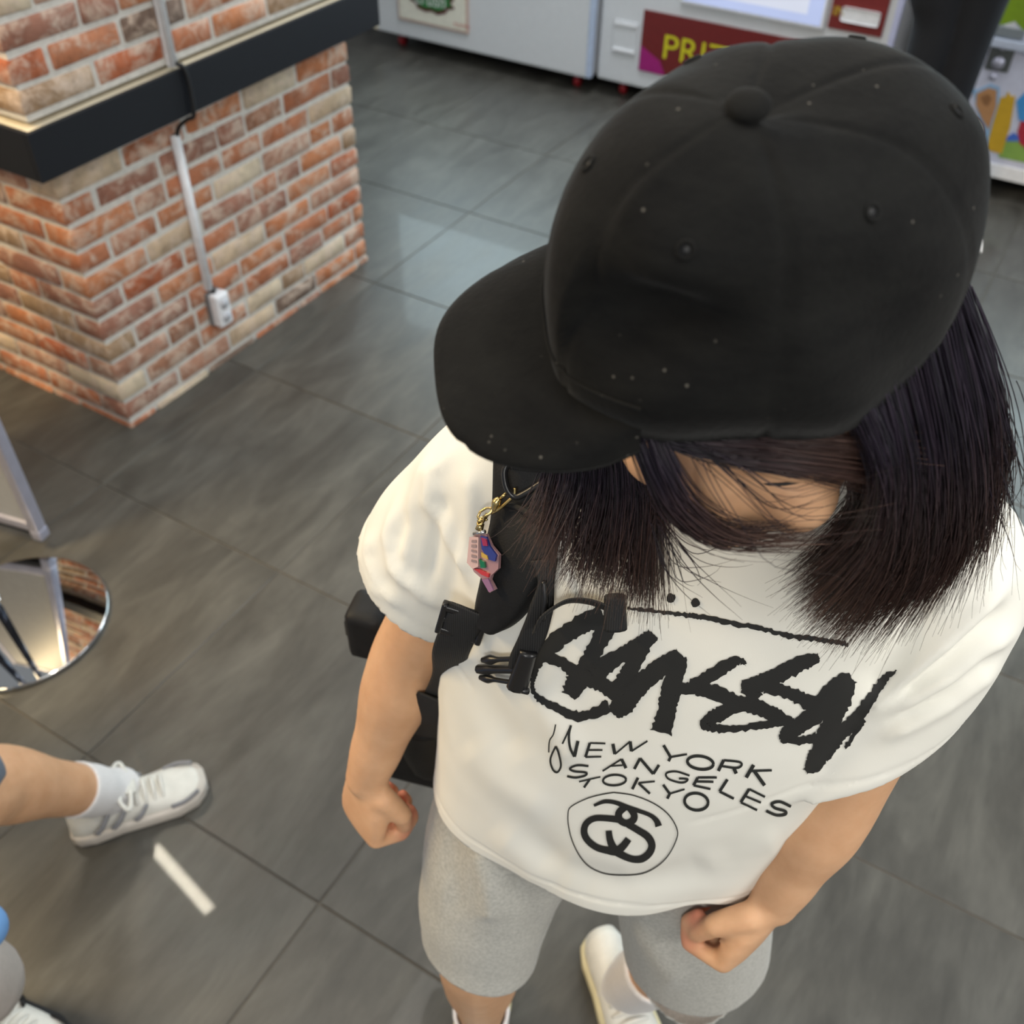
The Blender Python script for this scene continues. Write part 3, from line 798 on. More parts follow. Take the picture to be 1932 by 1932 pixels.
# visor
def visor_pt(a, r, thick=0.0):
    """a -1..1 across, r 0..1 outward"""
    az = -.42 + a * .92
    root = crown_pt(az, .02); root.z -= .010
    out = Vector((math.cos(-.42 + a * .48), math.sin(-.42 + a * .48), 0))
    L = .057 * (1 - abs(a) ** 2.6) ** .62 if abs(a) < 1 else 0
    p = root + out * (L * r)
    side = (p.y + .036) / .09
    p.z += -.004 * r - .012 * side * side * (.35 + .65 * r) - .012 * r * r * 0.6 - thick
    return capw(p)
V = []; Fc = []; na, nr = 48, 14
for lay in (0, 1):
    for i in range(na + 1):
        for j in range(nr + 1): V.append(visor_pt(-1 + 2 * i / na, j / nr, .0028 * lay))
st = (na + 1) * (nr + 1)
for i in range(na):
    for j in range(nr):
        q = i * (nr + 1) + j
        Fc.append((q, q + 1, q + nr + 2, q + nr + 1)); Fc.append((st + q, st + q + nr + 1, st + q + nr + 2, st + q + 1))
    q = i * (nr + 1) + nr; Fc.append((q, st + q, st + q + nr + 1, q + nr + 1))
vz = from_py('visor', V, Fc, MAT['twill'], cap)
# sweatband piping where crown meets visor, back strap with pale thread
pts = [capw(crown_pt(a, .03, .0008)) for a in [-1.34 + 1.84 * i / 40 for i in range(41)]]
V, Fc = tube(pts, .0008, 6, cap=False); from_py('front_seam', V, Fc, MAT['twill'], cap)
pts = [capw(crown_pt(a, .0, .001) + Vector((0, 0, -.004))) for a in [math.pi - .62 + 1.24 * i / 24 for i in range(25)]]
V, Fc = tube(pts, .010, 8, side=CM @ Z, flat=(1, .12), cap=True); from_py('back_strap', V, Fc, MAT['twill'], cap)
pts = [capw(crown_pt(a, .0, .003) + Vector((0, 0, -.004 + .006))) for a in [math.pi - .62 + .22 * i / 8 for i in range(9)]]
V, Fc = tube(pts, .0011, 6); from_py('strap_stitching', V, Fc, plain('pale_thread', srgb(205, 205, 205), .8), cap)
pts = [capw(crown_pt(a, .27, .0018)) for a in [-.66 + .13 * i / 6 for i in range(7)]]
V, Fc = tube(pts, .0015, 6); from_py('embroidery', V, Fc, plain('white_thread', srgb(225, 225, 222), .8), cap)
# ---- hair -----------------------------------------------------------
hr = np.random.RandomState(4)
def strand_mesh(curves, radii, nseg):
    """curves (n, k, 3) -> three-sided tapering tubes"""
    C = np.asarray(curves); n, k, _ = C.shape
    T = np.gradient(C, axis=1); T /= np.linalg.norm(T, axis=2)[..., None] + 1e-9
    ref = np.where(np.abs(T[:, :, 2:3]) < .9, np.array([0, 0, 1.0]), np.array([1.0, 0, 0]))
    Aa = np.cross(T, ref); Aa /= np.linalg.norm(Aa, axis=2)[..., None] + 1e-9; Bb = np.cross(T, Aa)
    tp = np.linspace(0, 1, k); taper = np.clip(1.15 - tp ** 2.2, .25, 1)[None, :, None] * np.asarray(radii)[:, None, None]
    V = []
    for a in (0, 2.094, 4.189): V.append(C + (Aa * math.cos(a) + Bb * math.sin(a)) * taper)
    V = np.stack(V, 2).reshape(-1, 3)
    idx = np.arange(n * k * 3).reshape(n, k, 3)
    F_ = []
    for q in range(3):
        q2 = (q + 1) % 3
        F_.append(np.stack([idx[:, :-1, q], idx[:, :-1, q2], idx[:, 1:, q2], idx[:, 1:, q]], -1).reshape(-1, 4))
    F_ = np.concatenate(F_)
    me = bpy.data.meshes.new('strands')
    me.vertices.add(len(V)); me.vertices.foreach_set('co', V.ravel())
    me.loops.add(F_.size); me.loops.foreach_set('vertex_index', F_.ravel().astype(np.int32))
    me.polygons.add(len(F_)); me.polygons.foreach_set('loop_start', np.arange(0, F_.size, 4, dtype=np.int32)); me.polygons.foreach_set('loop_total', np.full(len(F_), 4, dtype=np.int32))
    me.update(calc_edges=True); smooth(me)
    at = me.attributes.new('tint', 'FLOAT', 'POINT')
    at.data.foreach_set('value', np.repeat(hr.rand(n), k * 3).astype(np.float32))
    at = me.attributes.new('along', 'FLOAT', 'POINT')
    at.data.foreach_set('value', np.tile(np.repeat(tp, 3), n).astype(np.float32))
    return me
KS = 14
def lock(guides, n, jit=.004, tipscat=.012, rad=.00030, lenv=.12, depth=.012, cl=26, flip=None):
    """guides: list of polylines [(px,py,Y),...] ordered across the lock; strands interpolate between neighbours"""
    G = np.array([[tuple(p) for p in catmull([A(*q) for q in g], KS - 1)] for g in guides])
    out = []
    clump = hr.rand(cl, 2)
    for _ in range(n):
        if hr.rand() < .75:
            c_ = clump[hr.randint(cl)]; u = np.clip(c_[0] + hr.normal() * .02, 0, 1); dd = c_[1] + hr.normal() * .05
        else: u = hr.rand(); dd = hr.rand()
        x = u * (len(G) - 1); i = min(int(x), len(G) - 2); f = x - i
        s = G[i] * (1 - f) + G[i + 1] * f
        t = np.linspace(0, 1, KS)
        end = 1 - lenv * abs(hr.normal()) * .6
        s = np.stack([np.interp(t * end, t, s[:, q]) for q in range(3)], 1)
        off = hr.normal(size=3) * jit
        sc = hr.normal(size=3) * tipscat
        view = s - np.array(CAMP); view /= np.linalg.norm(view, axis=1)[:, None]
        s = s + off[None] * (.5 + .5 * t)[:, None] + sc[None] * (t ** 2.5)[:, None] + view * ((dd - .2) * depth)
        s = s + (np.sin(t * (3 + 3 * hr.rand()) + hr.rand() * 6)[:, None] * hr.normal(size=3)[None] * .0012)
        out.append(s)
    return out
curves = []
# her right side (left lock in the picture)
curves += lock([[(1045, 842, .455), (1035, 900, .450), (1020, 960, .440), (1005, 1005, .432)],
                [(1090, 838, .452), (1085, 910, .446), (1062, 990, .436), (1045, 1060, .428)],
                [(1130, 835, .448), (1130, 920, .442), (1110, 1020, .430), (1085, 1095, .424)],
                [(1165, 832, .446), (1175, 930, .438), (1165, 1030, .428), (1150, 1110, .420)],
                [(1195, 828, .440), (1215, 930, .432), (1215, 1030, .424), (1205, 1130, .417)],
                [(1215, 826, .436), (1238, 920, .430), (1237, 1010, .424), (1228, 1160, .418)]], 1700, depth=.03, tipscat=.008)
# her left side (right lock in the picture)
curves += lock([[(1590, 740, .372), (1655, 890, .366), (1625, 1010, .380), (1515, 1110, .397)],
                [(1640, 690, .382), (1690, 890, .370), (1660, 1050, .385), (1550, 1180, .402)],
                [(1690, 650, .392), (1740, 890, .382), (1715, 1060, .396), (1600, 1205, .410)],
                [(1740, 610, .405), (1790, 870, .398), (1770, 1040, .408), (1660, 1175, .418)],
                [(1780, 580, .420), (1830, 850, .415), (1810, 1010, .420), (1720, 1130, .428)],
                [(1800, 550, .435), (1862, 770, .430), (1850, 940, .434), (1790, 1060, .440)],
                [(1815, 540, .445), (1880, 730, .445), (1888, 860, .448), (1850, 1000, .455)]], 3300, depth=.035, tipscat=.010)
# hair over the temple, swept from the rim
curves += lock([[(1150, 760, .385), (1290, 785, .370), (1480, 790, .364), (1730, 800, .388)],
                [(1170, 790, .380), (1300, 830, .364), (1480, 845, .357), (1730, 865, .386)],
                [(1210, 805, .376), (1330, 850, .363), (1490, 868, .357), (1725, 895, .388)],
                [(1280, 810, .372), (1400, 862, .363), (1520, 882, .358), (1720, 915, .390)]], 1300, depth=.014, tipscat=.003, jit=.0025)
# fringe falling across the face
curves += lock([[(1190, 822, .372), (1212, 880, .366), (1252, 960, .362), (1340, 1018, .362), (1450, 1024, .364)],
                [(1205, 824, .370), (1230, 885, .364), (1275, 965, .359), (1365, 1020, .360), (1530, 1014, .366)],
                [(1225, 826, .369), (1250, 890, .362), (1298, 965, .358), (1385, 1012, .360), (1560, 1006, .368)],
                [(1250, 830, .367), (1275, 885, .360), (1318, 950, .357), (1400, 1000, .360), (1500, 1010, .366)]], 240, depth=.008, tipscat=.004, jit=.0022, cl=22)
curves += lock([[(1590, 800, .398), (1622, 900, .403), (1606, 980, .410), (1515, 1090, .416)], [(1650, 800, .41), (1670, 920, .412), (1650, 1010, .418), (1560, 1130, .424)]], 600, depth=.03, tipscat=.008)
# loose single hairs
curves += lock([[(1300, 840, .362), (1400, 900, .354), (1500, 950, .352), (1640, 900, .356)], [(1330, 850, .36), (1380, 930, .354), (1450, 1000, .354), (1600, 960, .36)]], 16, tipscat=.012, jit=.006, cl=34)
curves += lock([[(1240, 960, .40), (1300, 1030, .40), (1340, 1060, .40), (1380, 1075, .40)], [(1240, 1000, .40), (1260, 1080, .40), (1290, 1110, .40), (1330, 1130, .40)]], 16, tipscat=.012, jit=.006)
curves += lock([[(1840, 880, .43), (1850, 960, .43), (1840, 1040, .44), (1790, 1120, .44)], [(1880, 740, .44), (1900, 830, .44), (1905, 870, .445), (1890, 900, .45)]], 90, tipscat=.016, jit=.008)
# back of the head
curves += lock([[(1838, 580, .455), (1875, 700, .47), (1885, 800, .48), (1880, 880, .49)], [(1700, 560, .52), (1720, 700, .56), (1720, 800, .57), (1710, 900, .575)],
                [(1500, 560, .54), (1490, 700, .575), (1480, 800, .585), (1470, 900, .59)], [(1250, 600, .52), (1220, 720, .545), (1200, 820, .555), (1180, 920, .56)],
                [(1120, 760, .48), (1080, 840, .49), (1060, 900, .495), (1040, 980, .50)]], 1500, depth=.02)
hme = strand_mesh(curves, [.00030 * (0.8 + .6 * hr.rand()) for _ in curves], KS)
m = N('dark_brown_hair'); a1 = m.n('ShaderNodeAttribute'); a1.attribute_name = 'tint'; a2 = m.n('ShaderNodeAttribute'); a2.attribute_name = 'along'
root = m.ramp(a1.outputs['Fac'], [(0, srgb(26, 24, 30)), (.6, srgb(38, 32, 46)), (1, srgb(56, 46, 60))])
tip = m.ramp(a1.outputs['Fac'], [(0, srgb(44, 30, 26)), (.6, srgb(70, 48, 40)), (1, srgb(104, 78, 66))])
al = m.ramp(a2.outputs['Fac'], [(.3, (0,) * 3), (.95, (1,) * 3)])
m.l(m.mix(al, root, tip), m.b.inputs['Base Color'])
m.set(Roughness=.38, Specular_IOR_Level=.5); MAT['hair'] = m.m
# scalp layer so that no skin shows between strands
scalp = MB()
scalp.add(ball(HP(0, -.016, .020), 1, (.0775, .092, .094), HAX, 32, 20))
scm = bpy.data.meshes.new('scalp'); scm.from_pydata(scalp.v, [], scalp.f); scm.update()
bm = bmesh.new(); bm.from_mesh(scm)
bmesh.ops.delete(bm, geom=[v for v in bm.verts if (v.co - HC).dot(HU) < .035 - .0 and (v.co - HC).dot(HF) > .0 or (v.co - HC).dot(HU) < -.045], context='VERTS')
bm.to_mesh(scm); bm.free(); smooth(scm)
hair = link('hair', hme, MAT['hair']); keep(hair, person); hair['label'] = 'shoulder-length straight dark brown hair with fringe'
m = N('hair_roots'); c = m.coord('Object', (1, 1, 1))
m.l(m.ramp(m.noise(c, 120, 3), [(.3, srgb(20, 18, 20)), (.7, srgb(32, 28, 32))]), m.b.inputs['Base Color']); m.set(Roughness=.5)
sc_ = link('scalp_hair', scm, m.m); keep(sc_, hair)
# eyelids closed towards the floor: lash lines
for s_ in (-1, 1):
    pts = [HP(s_ * (.016 + .030 * k / 8), .0755 - .010 * (k / 8) ** 2 * 1.2, -.009 - .003 * math.sin(math.pi * k / 8)) for k in range(9)]
    V, Fc = tube(pts, .0011, 6); from_py('eyelashes', V, Fc, MAT['black_rubber'], person)
# ---- prints on the t-shirt -------------------------------------------
dg = bpy.context.evaluated_depsgraph_get()
SB = BVHTree.FromPolygons([tuple(v.co) for v in sme.vertices], [tuple(p.vertices) for p in sme.polygons])
def on_shirt(x, y, off=.0009):
    r = ray(x, y).normalized(); h = SB.ray_cast(CAMP, r, 3.0)
    if h[0] is None: return None
    n = h[1] if h[1].dot(r) < 0 else -h[1]
    return h[0] + n * off, n
C1 = lambda p: (970 + p[0] * .18634, 1090 + p[1] * .18634, (p[2] if len(p) > 2 else 10) * .18634)
C2 = lambda p: (1280 + p[0] * .22774, 1150 + p[1] * .22774, (p[2] if len(p) > 2 else 9) * .22774)
C3 = lambda p: (1020 + p[0] * .15528, 1350 + p[1] * .15528, (p[2] if len(p) > 2 else 10) * .15528)
pr_ = np.random.RandomState(3)
def stroke(mb, pts, rough=0.0, off=.0009, step=4.0, cstep=6.0, sm_=True, taper=True):
    """pts: (x, y, halfwidth) in picture pixels; laid on the cloth"""
    P = [Vector((p[0], p[1], p[2])) for p in pts]
    if len(P) > 2 and sm_: 
        L = sum((b.xy - a.xy).length for a, b in zip(P[:-1], P[1:])); P = catmull(P, max(len(P), int(L / step)))
    else:
        Q = []
        for a, b in zip(P[:-1], P[1:]):
            n = max(1, int((b.xy - a.xy).length / step)); Q += [a.lerp(b, k / n) for k in range(n)]
        P = Q + [P[-1]]
    wm = max(p.z for p in P); nc = max(2, int(2 * wm / cstep) + 1)
    V = []; ok = []
    for i, p in enumerate(P):
        t = (P[min(i + 1, len(P) - 1)].xy - P[max(i - 1, 0)].xy)
        if t.length < 1e-6: t = Vector((1, 0))
        t.normalize(); nrm = Vector((-t.y, t.x))
        jl, jr = pr_.normal() * rough, pr_.normal() * rough; je = pr_.normal() * rough if i in (0, len(P) - 1) else 0
        for k in range(nc):
            u = -1 + 2 * k / (nc - 1)
            wv = p.z + (jl if u < 0 else jr) * abs(u)
            q = p.xy + nrm * (u * wv) + t * (pr_.normal() * rough if i in (0, len(P) - 1) else 0)
            h = on_shirt(q.x, q.y, off)
            ok.append(h is not None); V.append(h[0] if h else Vector((0, 0, 0)))
    F_ = []
    for i in range(len(P) - 1):
        for k in range(nc - 1):
            f = (i * nc + k, i * nc + k + 1, (i + 1) * nc + k + 1, (i + 1) * nc + k)
            if all(ok[j] for j in f) and max((V[a] - V[f[0]]).length for a in f) < .03: F_.append(f)
    mb.add((V, F_))
def dot(mb, x, y, r, rough=1.2):
    c = on_shirt(x, y); 
    if not c: return
    V = [c[0]]; F_ = []
    for k in range(12):
        a = 2 * math.pi * k / 12; h = on_shirt(x + math.cos(a) * (r + pr_.normal() * rough), y + math.sin(a) * (r + pr_.normal() * rough)); V.append(h[0] if h else c[0])
    for k in range(12): F_.append((0, 1 + k, 1 + (k + 1) % 12))
    mb.add((V, F_))
MAT['ink'] = plain('black_screen_print', srgb(30, 30, 29), .75, noise_amt=.1)
MAT['ink_thin'] = plain('black_thin_print', srgb(34, 36, 34), .75)
lg = MB()
for c, w_, pts in [
    (C1, 1, [(900, 370, 95), (760, 430, 100), (600, 520, 95), (440, 630, 92), (310, 740, 85), (250, 840, 60), (215, 950, 36), (190, 1060, 20), (215, 1170, 24), (300, 1245, 36), (440, 1310, 40), (620, 1395, 50), (800, 1370, 52), (960, 1290, 75)]),
    (C1, 1, [(330, 790, 60), (470, 850, 55), (600, 930, 60), (720, 1000, 90)]),
    (C1, 1, [(1000, 400, 100), (930, 520, 92), (840, 680, 86), (760, 850, 90), (680, 980, 110), (610, 1090, 105), (555, 1190, 78)]),
    (C1, 1, [(1410, 560, 62), (1330, 640, 85), (1200, 720, 82), (1050, 800, 75), (900, 900, 100), (780, 1000, 110)]),
    (C1, 1, [(1320, 640, 88), (1230, 820, 85), (1150, 980, 85), (1090, 1100, 95)]),
    (C1, 1, [(760, 1030, 70), (900, 1080, 70), (1020, 1150, 85), (1120, 1180, 100)]),
    (C1, 1, [(1690, 770, 72), (1560, 860, 92), (1400, 970, 95), (1270, 1080, 100), (1170, 1180, 110), (1090, 1290, 115), (1010, 1370, 65)]),
    (C1, 1, [(1690, 780, 75), (1650, 930, 88), (1600, 1080, 98), (1570, 1230, 98), (1540, 1380, 95), (1490, 1560, 108)]),
    (C1, 1, [(1560, 1060, 60), (1760, 1120, 55), (1932, 1090, 60)]),
    (C2, 1, [(560, 445, 14), (500, 420, 36), (400, 460, 50), (260, 550, 55), (130, 625, 52), (20, 665, 40), (-30, 670, 40)]),
    (C2, 1, [(150, 640, 62), (330, 690, 62), (480, 760, 62), (640, 800, 62), (800, 870, 60), (930, 940, 50)]),
    (C2, 1, [(540, 770, 60), (400, 830, 55), (290, 890, 58), (225, 945, 46), (330, 975, 34), (520, 975, 28), (700, 948, 32), (860, 915, 40)]),
    (C2, 1, [(1160, 395, 38), (1050, 425, 62), (900, 500, 66), (750, 575, 72), (620, 625, 72), (520, 620, 38)]),
    (C2, 1, [(640, 640, 85), (560, 720, 62)]),
    (C2, 1, [(720, 615, 70), (880, 675, 55), (1030, 740, 58), (1160, 800, 85)]),
    (C2, 1, [(1430, 560, 52), (1340, 630, 90), (1220, 770, 100), (1110, 880, 80), (990, 960, 66), (900, 1030, 66), (850, 1080, 36)]),
    (C2, 1, [(850, 1050, 42), (1000, 1075, 34), (1130, 1060, 36)]),
    (C2, 1, [(1410, 580, 62), (1360, 740, 72), (1290, 880, 68), (1230, 1010, 78), (1180, 1150, 80), (1120, 1270, 75), (1050, 1335, 24)]),
    (C2, 1, [(1815, 505, 6), (1720, 560, 34), (1640, 670, 42), (1550, 800, 50), (1450, 920, 56), (1340, 1020, 62), (1260, 1130, 62), (1200, 1230, 40)]),
    (C2, 1, [(1530, 900, 32), (1460, 1020, 24), (1380, 1150, 10)]),
    (C1, 1, [(1150, 300, 16), (1420, 335, 20), (1700, 370, 22), (1932, 400, 22)]),
    (C2, 1, [(80, 42, 18), (210, 60, 18), (450, 110, 22), (700, 155, 18), (900, 210, 20), (1150, 240, 20), (1350, 275, 22), (1405, 285, 14)])]:
    stroke(lg, [c(p) for p in pts], 1.3)
dot(lg, *C1((1590, 198))[:2], 9.0); dot(lg, *C1((1835, 248))[:2], 9.0)
lgo = lg.build('logo_print', MAT['ink'], tee); lgo['label'] = 'large rough black brush lettering'
ct = MB()
def ell(c, cx, cy, rx, ry, rot, w_):
    r = RX(rot); return [c((cx + math.cos(a) * rx * math.cos(r) - math.sin(a) * ry * math.sin(r), cy + math.cos(a) * rx * math.sin(r) + math.sin(a) * ry * math.cos(r), w_)) for a in [2 * math.pi * k / 24 for k in range(25)]]
def L3(*pts, w=9): return [C3((x, y, w)) for x, y in pts]
def L2(*pts, w=8): return [C2((x, y, w)) for x, y in pts]
lines = [
    L3((268, 335), (370, 110), w=8), L3((370, 110), (345, 230), (360, 380), (410, 490), w=11), L3((410, 490), (455, 300), w=15),
    L3((185, 100), (160, 220), (115, 300), (105, 440), w=6), L3((190, 365), (125, 520), (150, 640), (205, 680), (250, 600), (225, 450), (190, 365), w=9),
    L3((600, 325), (545, 495), w=13), L3((600, 325), (790, 330), w=8), L3((575, 410), (755, 410), w=8), L3((545, 495), (740, 490), w=8),
    L3((880, 335), (905, 460), w=15), L3((905, 460), (1090, 305), w=8), L3((1090, 305), (1105, 425), w=15), L3((1105, 425), (1300, 300), w=8),
    L3((1495, 350), (1580, 495), w=13), L3((1580, 495), (1780, 460), w=9), L3((1580, 495), (1555, 545), w=13),
    ell(C2, 182, 1262, 108, 54, 8, 9),
    L2((375, 1240), (330, 1330), w=10), L2((375, 1242), (500, 1255), (522, 1282), (480, 1305), (360, 1290), w=7), L2((455, 1300), (478, 1352), w=11),
    L2((622, 1280), (560, 1385), w=11), L2((772, 1325), (602, 1330), w=7), L2((625, 1328), (712, 1450), w=11),
    L3((585, 605), (450, 595), (360, 632), (410, 668), (550, 682), (545, 718), (430, 745), (325, 728), w=10),
    L3((755, 665), (985, 520), w=8), L3((985, 520), (1040, 630), w=14), L3((850, 605), (1000, 595), w=7),
    L3((1140, 640), (1210, 510), w=13), L3((1210, 510), (1370, 700), w=13), L3((1370, 700), (1440, 590), w=13),
    L3((1810, 720), (1650, 670), (1530, 690), (1550, 755), (1670, 800), (1750, 800), (1785, 762), (1680, 755), w=9),
    L2((160, 1385), (125, 1450), w=9), L2((160, 1385), (318, 1384), w=7), L2((145, 1418), (290, 1420), w=7), L2((125, 1450), (265, 1480), w=7),
    L2((405, 1400), (340, 1500), w=9), L2((340, 1500), (458, 1560), w=8),
    L2((585, 1480), (515, 1590), w=9), L2((585, 1480), (715, 1545), w=7), L2((552, 1538), (682, 1592), w=7), L2((515, 1590), (650, 1655), w=7),
    L2((930, 1625), (840, 1585), (772, 1602), (800, 1638), (880, 1662), (880, 1690), (810, 1696), (725, 1660), w=9),
    L3((470, 795), (730, 735), w=7), L3((600, 765), (530, 865), w=11), ell(C3, 900, 775, 140, 64, -3, 10),
    L3((1185, 745), (1115, 885), w=13), L3((1390, 790), (1190, 810), w=8), L3((1190, 810), (1330, 940), w=11),
    L3((1490, 830), (1570, 940), w=12), L3((1570, 940), (1750, 885), w=8), L3((1570, 940), (1540, 1000), w=13), ell(C2, 148, 1585, 98, 70, 8, 9)]
for q in lines: stroke(ct, [(x_, y_, w_ * 1.35) for x_, y_, w_ in q], 0, .0009, 2.5, 3.0)
cto = ct.build('city_print', MAT['ink_thin'], tee); cto['label'] = 'thin black capital letters naming three cities'
em = MB()
stroke(em, [C3((x, y, 7)) for x, y in [(890, 925), (1130, 960), (1380, 1060), (1560, 1200), (1660, 1380), (1640, 1520), (1540, 1700), (1400, 1830), (1230, 1910), (1000, 1930), (780, 1910), (600, 1830), (480, 1700), (390, 1520), (345, 1350), (335, 1200), (370, 1100), (560, 1000), (740, 950), (890, 925)]], 0, .0009, 3, 3)
for pts in ([(650, 1085, 16), (780, 1035, 24), (920, 1050, 26), (1060, 1110, 34), (1200, 1150, 26), (1340, 1205, 26), (1410, 1270, 34), (1435, 1335, 42)],
            [(1030, 1100, 42), (955, 1170, 44), (960, 1250, 44), (1040, 1300, 42), (1125, 1260, 44), (1135, 1190, 42), (1080, 1115, 36)],
            [(980, 1260, 40), (820, 1240, 38), (660, 1240, 38), (560, 1300, 40), (530, 1400, 42), (570, 1500, 42), (680, 1590, 42), (820, 1630, 45), (920, 1640, 50), (1000, 1580, 46), (1070, 1490, 42)],
            [(1060, 1310, 42), (1180, 1380, 42), (1300, 1460, 45), (1352, 1560, 45), (1320, 1660, 45), (1230, 1730, 45), (1120, 1735, 42), (1000, 1690, 45), (900, 1620, 50), (845, 1500, 42), (830, 1390, 38)]):
    stroke(em, [C3(p) for p in pts], 0, .0009, 3, 3)
emo = em.build('emblem_print', MAT['ink'], tee); emo['label'] = 'black interlocked emblem in a thin ring'

# ---- backpack on the right shoulder ----------------------------------
m = N('black_nylon'); c = m.coord()
m.l(m.ramp(m.noise(c, 60, 3), [(.3, srgb(14, 14, 15)), (.7, srgb(24, 24, 25))]), m.b.inputs['Base Color'])
m.set(Roughness=.6, Specular_IOR_Level=.35); m.bump(m.noise(c, 700, 2), .3, .0008); MAT['nylon'] = m.m
m = N('black_webbing'); c = m.coord(); wv = m.n('ShaderNodeTexWave'); wv.inputs['Scale'].default_value = 180; m.l(c, wv.inputs['Vector'])
m.l(m.ramp(wv.outputs['Fac'], [(.2, srgb(18, 18, 19)), (.8, srgb(34, 34, 35))]), m.b.inputs['Base Color']); m.set(Roughness=.7); m.bump(wv.outputs['Fac'], .4, .0006); MAT['web'] = m.m
MAT['buckle'] = plain('black_acetal', srgb(26, 26, 28), .32)
BC = A(885, 1300, .785); bag = empty('backpack', BC - Z * .19)
tag(bag, 'black nylon backpack hanging from the right shoulder of the person in white t-shirt', 'backpack')
bx_ = box_bm((0, 0, 0), (X, Yv, Z), (.25, .13, .36), .045, 6)
bmesh.ops.subdivide_edges(bx_, edges=bx_.edges[:], cuts=1, use_grid_fill=True)
for v in bx_.verts:
    q = v.co.copy(); k = 1 - .18 * max(0, q.z / .18) ** 2
    w_ = .004 * math.sin(q.x * 60 + q.z * 30) + .003 * math.sin(q.z * 70)
    v.co = BC + S_AX * (q.x * k) + F_AX * (-q.y * (1 + w_ * 8)) + Z * (q.z + w_)
from_bm('main_compartment', bx_, MAT['nylon'], bag)
pk = box_bm((0, 0, 0), (X, Yv, Z), (.20, .05, .20), .022, 4)
for v in pk.verts: q = v.co.copy(); v.co = BC + S_AX * q.x - F_AX * (.085 - q.y) + Z * (q.z - .06)
from_bm('front_pocket', pk, MAT['nylon'], bag)
# side tab with webbing loop that peeks out beside the arm
from_bm('side_pocket', box_bm(A(700, 1180, .735), (S_AX, F_AX, Z), (.045, .05, .075), .014, 3), MAT['nylon'], bag)
from_bm('side_buckle', box_bm(A(665, 1177, .735), (S_AX, F_AX, Z), (.012, .02, .026), .003, 2), MAT['buckle'], bag)
V, Fc = tube([A(700, 1160, .73), A(684, 1158, .735), A(668, 1165, .735)], .009, 8, 10, flat=(1, .4), side=Z); from_py('side_compression_strap', V, Fc, MAT['web'], bag)
# padded strap over the shoulder lying on the shirt
def ribbon(name, cl, th, mat, parent, rnd=2.0, n=60, m_=13, lift=0.0):
    P = catmull([Vector(p) for p in cl], n); top = []; bot = []
    last = None
    for i, p in enumerate(P):
        t = (P[min(i + 1, n)].xy - P[max(i - 1, 0)].xy).normalized(); nr = Vector((-t.y, t.x))
        for k in range(m_):
            u = -1 + 2 * k / (m_ - 1); q = p.xy + nr * (u * p.z); h = on_shirt(q.x, q.y, 0)
            if h is None or (last and (h[0] - last).length > .12): 
                r = ray(q.x, q.y); dd = (last - CAMP).dot(ROT @ Vector((0, 0, -1))) if last else .8; h = (CAMP + r * dd, -r.normalized())
            last = h[0]
            top.append(h[0]); bot.append(h[1])
    T = np.array([tuple(v) for v in top]).reshape(n + 1, m_, 3); Nn = np.array([tuple(v) for v in bot]).reshape(n + 1, m_, 3)
    for _ in range(12):                       # relax so the strap bridges the cloth folds
        T2 = T.copy(); T2[1:-1] = (T[:-2] + T[2:] + 2 * T[1:-1]) / 4; T2[:, 1:-1] = (T2[:, :-2] + T2[:, 2:] + 2 * T2[:, 1:-1]) / 4; T = T2
        N2 = Nn.copy(); N2[1:-1] = Nn[:-2] + Nn[2:] + Nn[1:-1]; N2[:, 1:-1] = N2[:, :-2] + N2[:, 2:] + N2[:, 1:-1]; Nn = N2 / np.linalg.norm(N2, axis=2)[..., None]
    u = np.linspace(-1, 1, m_); prof = (1 - np.abs(u) ** 4) ** .5
    V = list((T + Nn * (.002 + lift + th * prof)[None, :, None]).reshape(-1, 3)) + list((T + Nn * (lift - .002)).reshape(-1, 3))
    s0 = (n + 1) * m_; F_ = []
    for i in range(n):
        for k in range(m_ - 1):
            a = i * m_ + k; F_.append((a, a + 1, a + m_ + 1, a + m_)); F_.append((s0 + a, s0 + a + m_, s0 + a + m_ + 1, s0 + a + 1))
        for k in (0, m_ - 1): a = i * m_ + k; F_.append((a, a + m_, s0 + a + m_, s0 + a))
    for i in (0, n): F_.append(tuple(i * m_ + k for k in range(m_)) + tuple(s0 + i * m_ + k for k in reversed(range(m_))))
    return from_py(name, V, F_, mat, parent)
strap = ribbon('shoulder_strap', [(1000, 700, 62), (1000, 790, 64), (998, 880, 66), (996, 960, 66), (988, 1030, 66), (972, 1090, 58), (945, 1150, 44), (930, 1178, 22)], .011, MAT['nylon'], bag)
ribbon('strap_webbing', [(1015, 780, 40), (1012, 840, 40), (1008, 885, 40)], .004, MAT['web'], strap, lift=.0105, n=20)
ribbon('strap_piping', [(1035, 985, 9), (1000, 962, 8), (965, 945, 7)], .003, MAT['nylon'], strap, lift=.012, n=20, m_=7)
def off_shirt(x, y, d): 
    h = on_shirt(x, y, d); return h[0] if h else A(x, y, .5)
# D-ring
pts = [off_shirt(x, y, .020) for x, y in [(975, 868), (966, 885), (970, 908), (985, 926), (1010, 934), (1035, 928), (1050, 908), (1054, 880), (1046, 866)]]
V, Fc = tube(pts + [pts[0]], .0026, 10, 60, cap=False); from_py('d_ring', V, Fc, MAT['buckle'], bag)
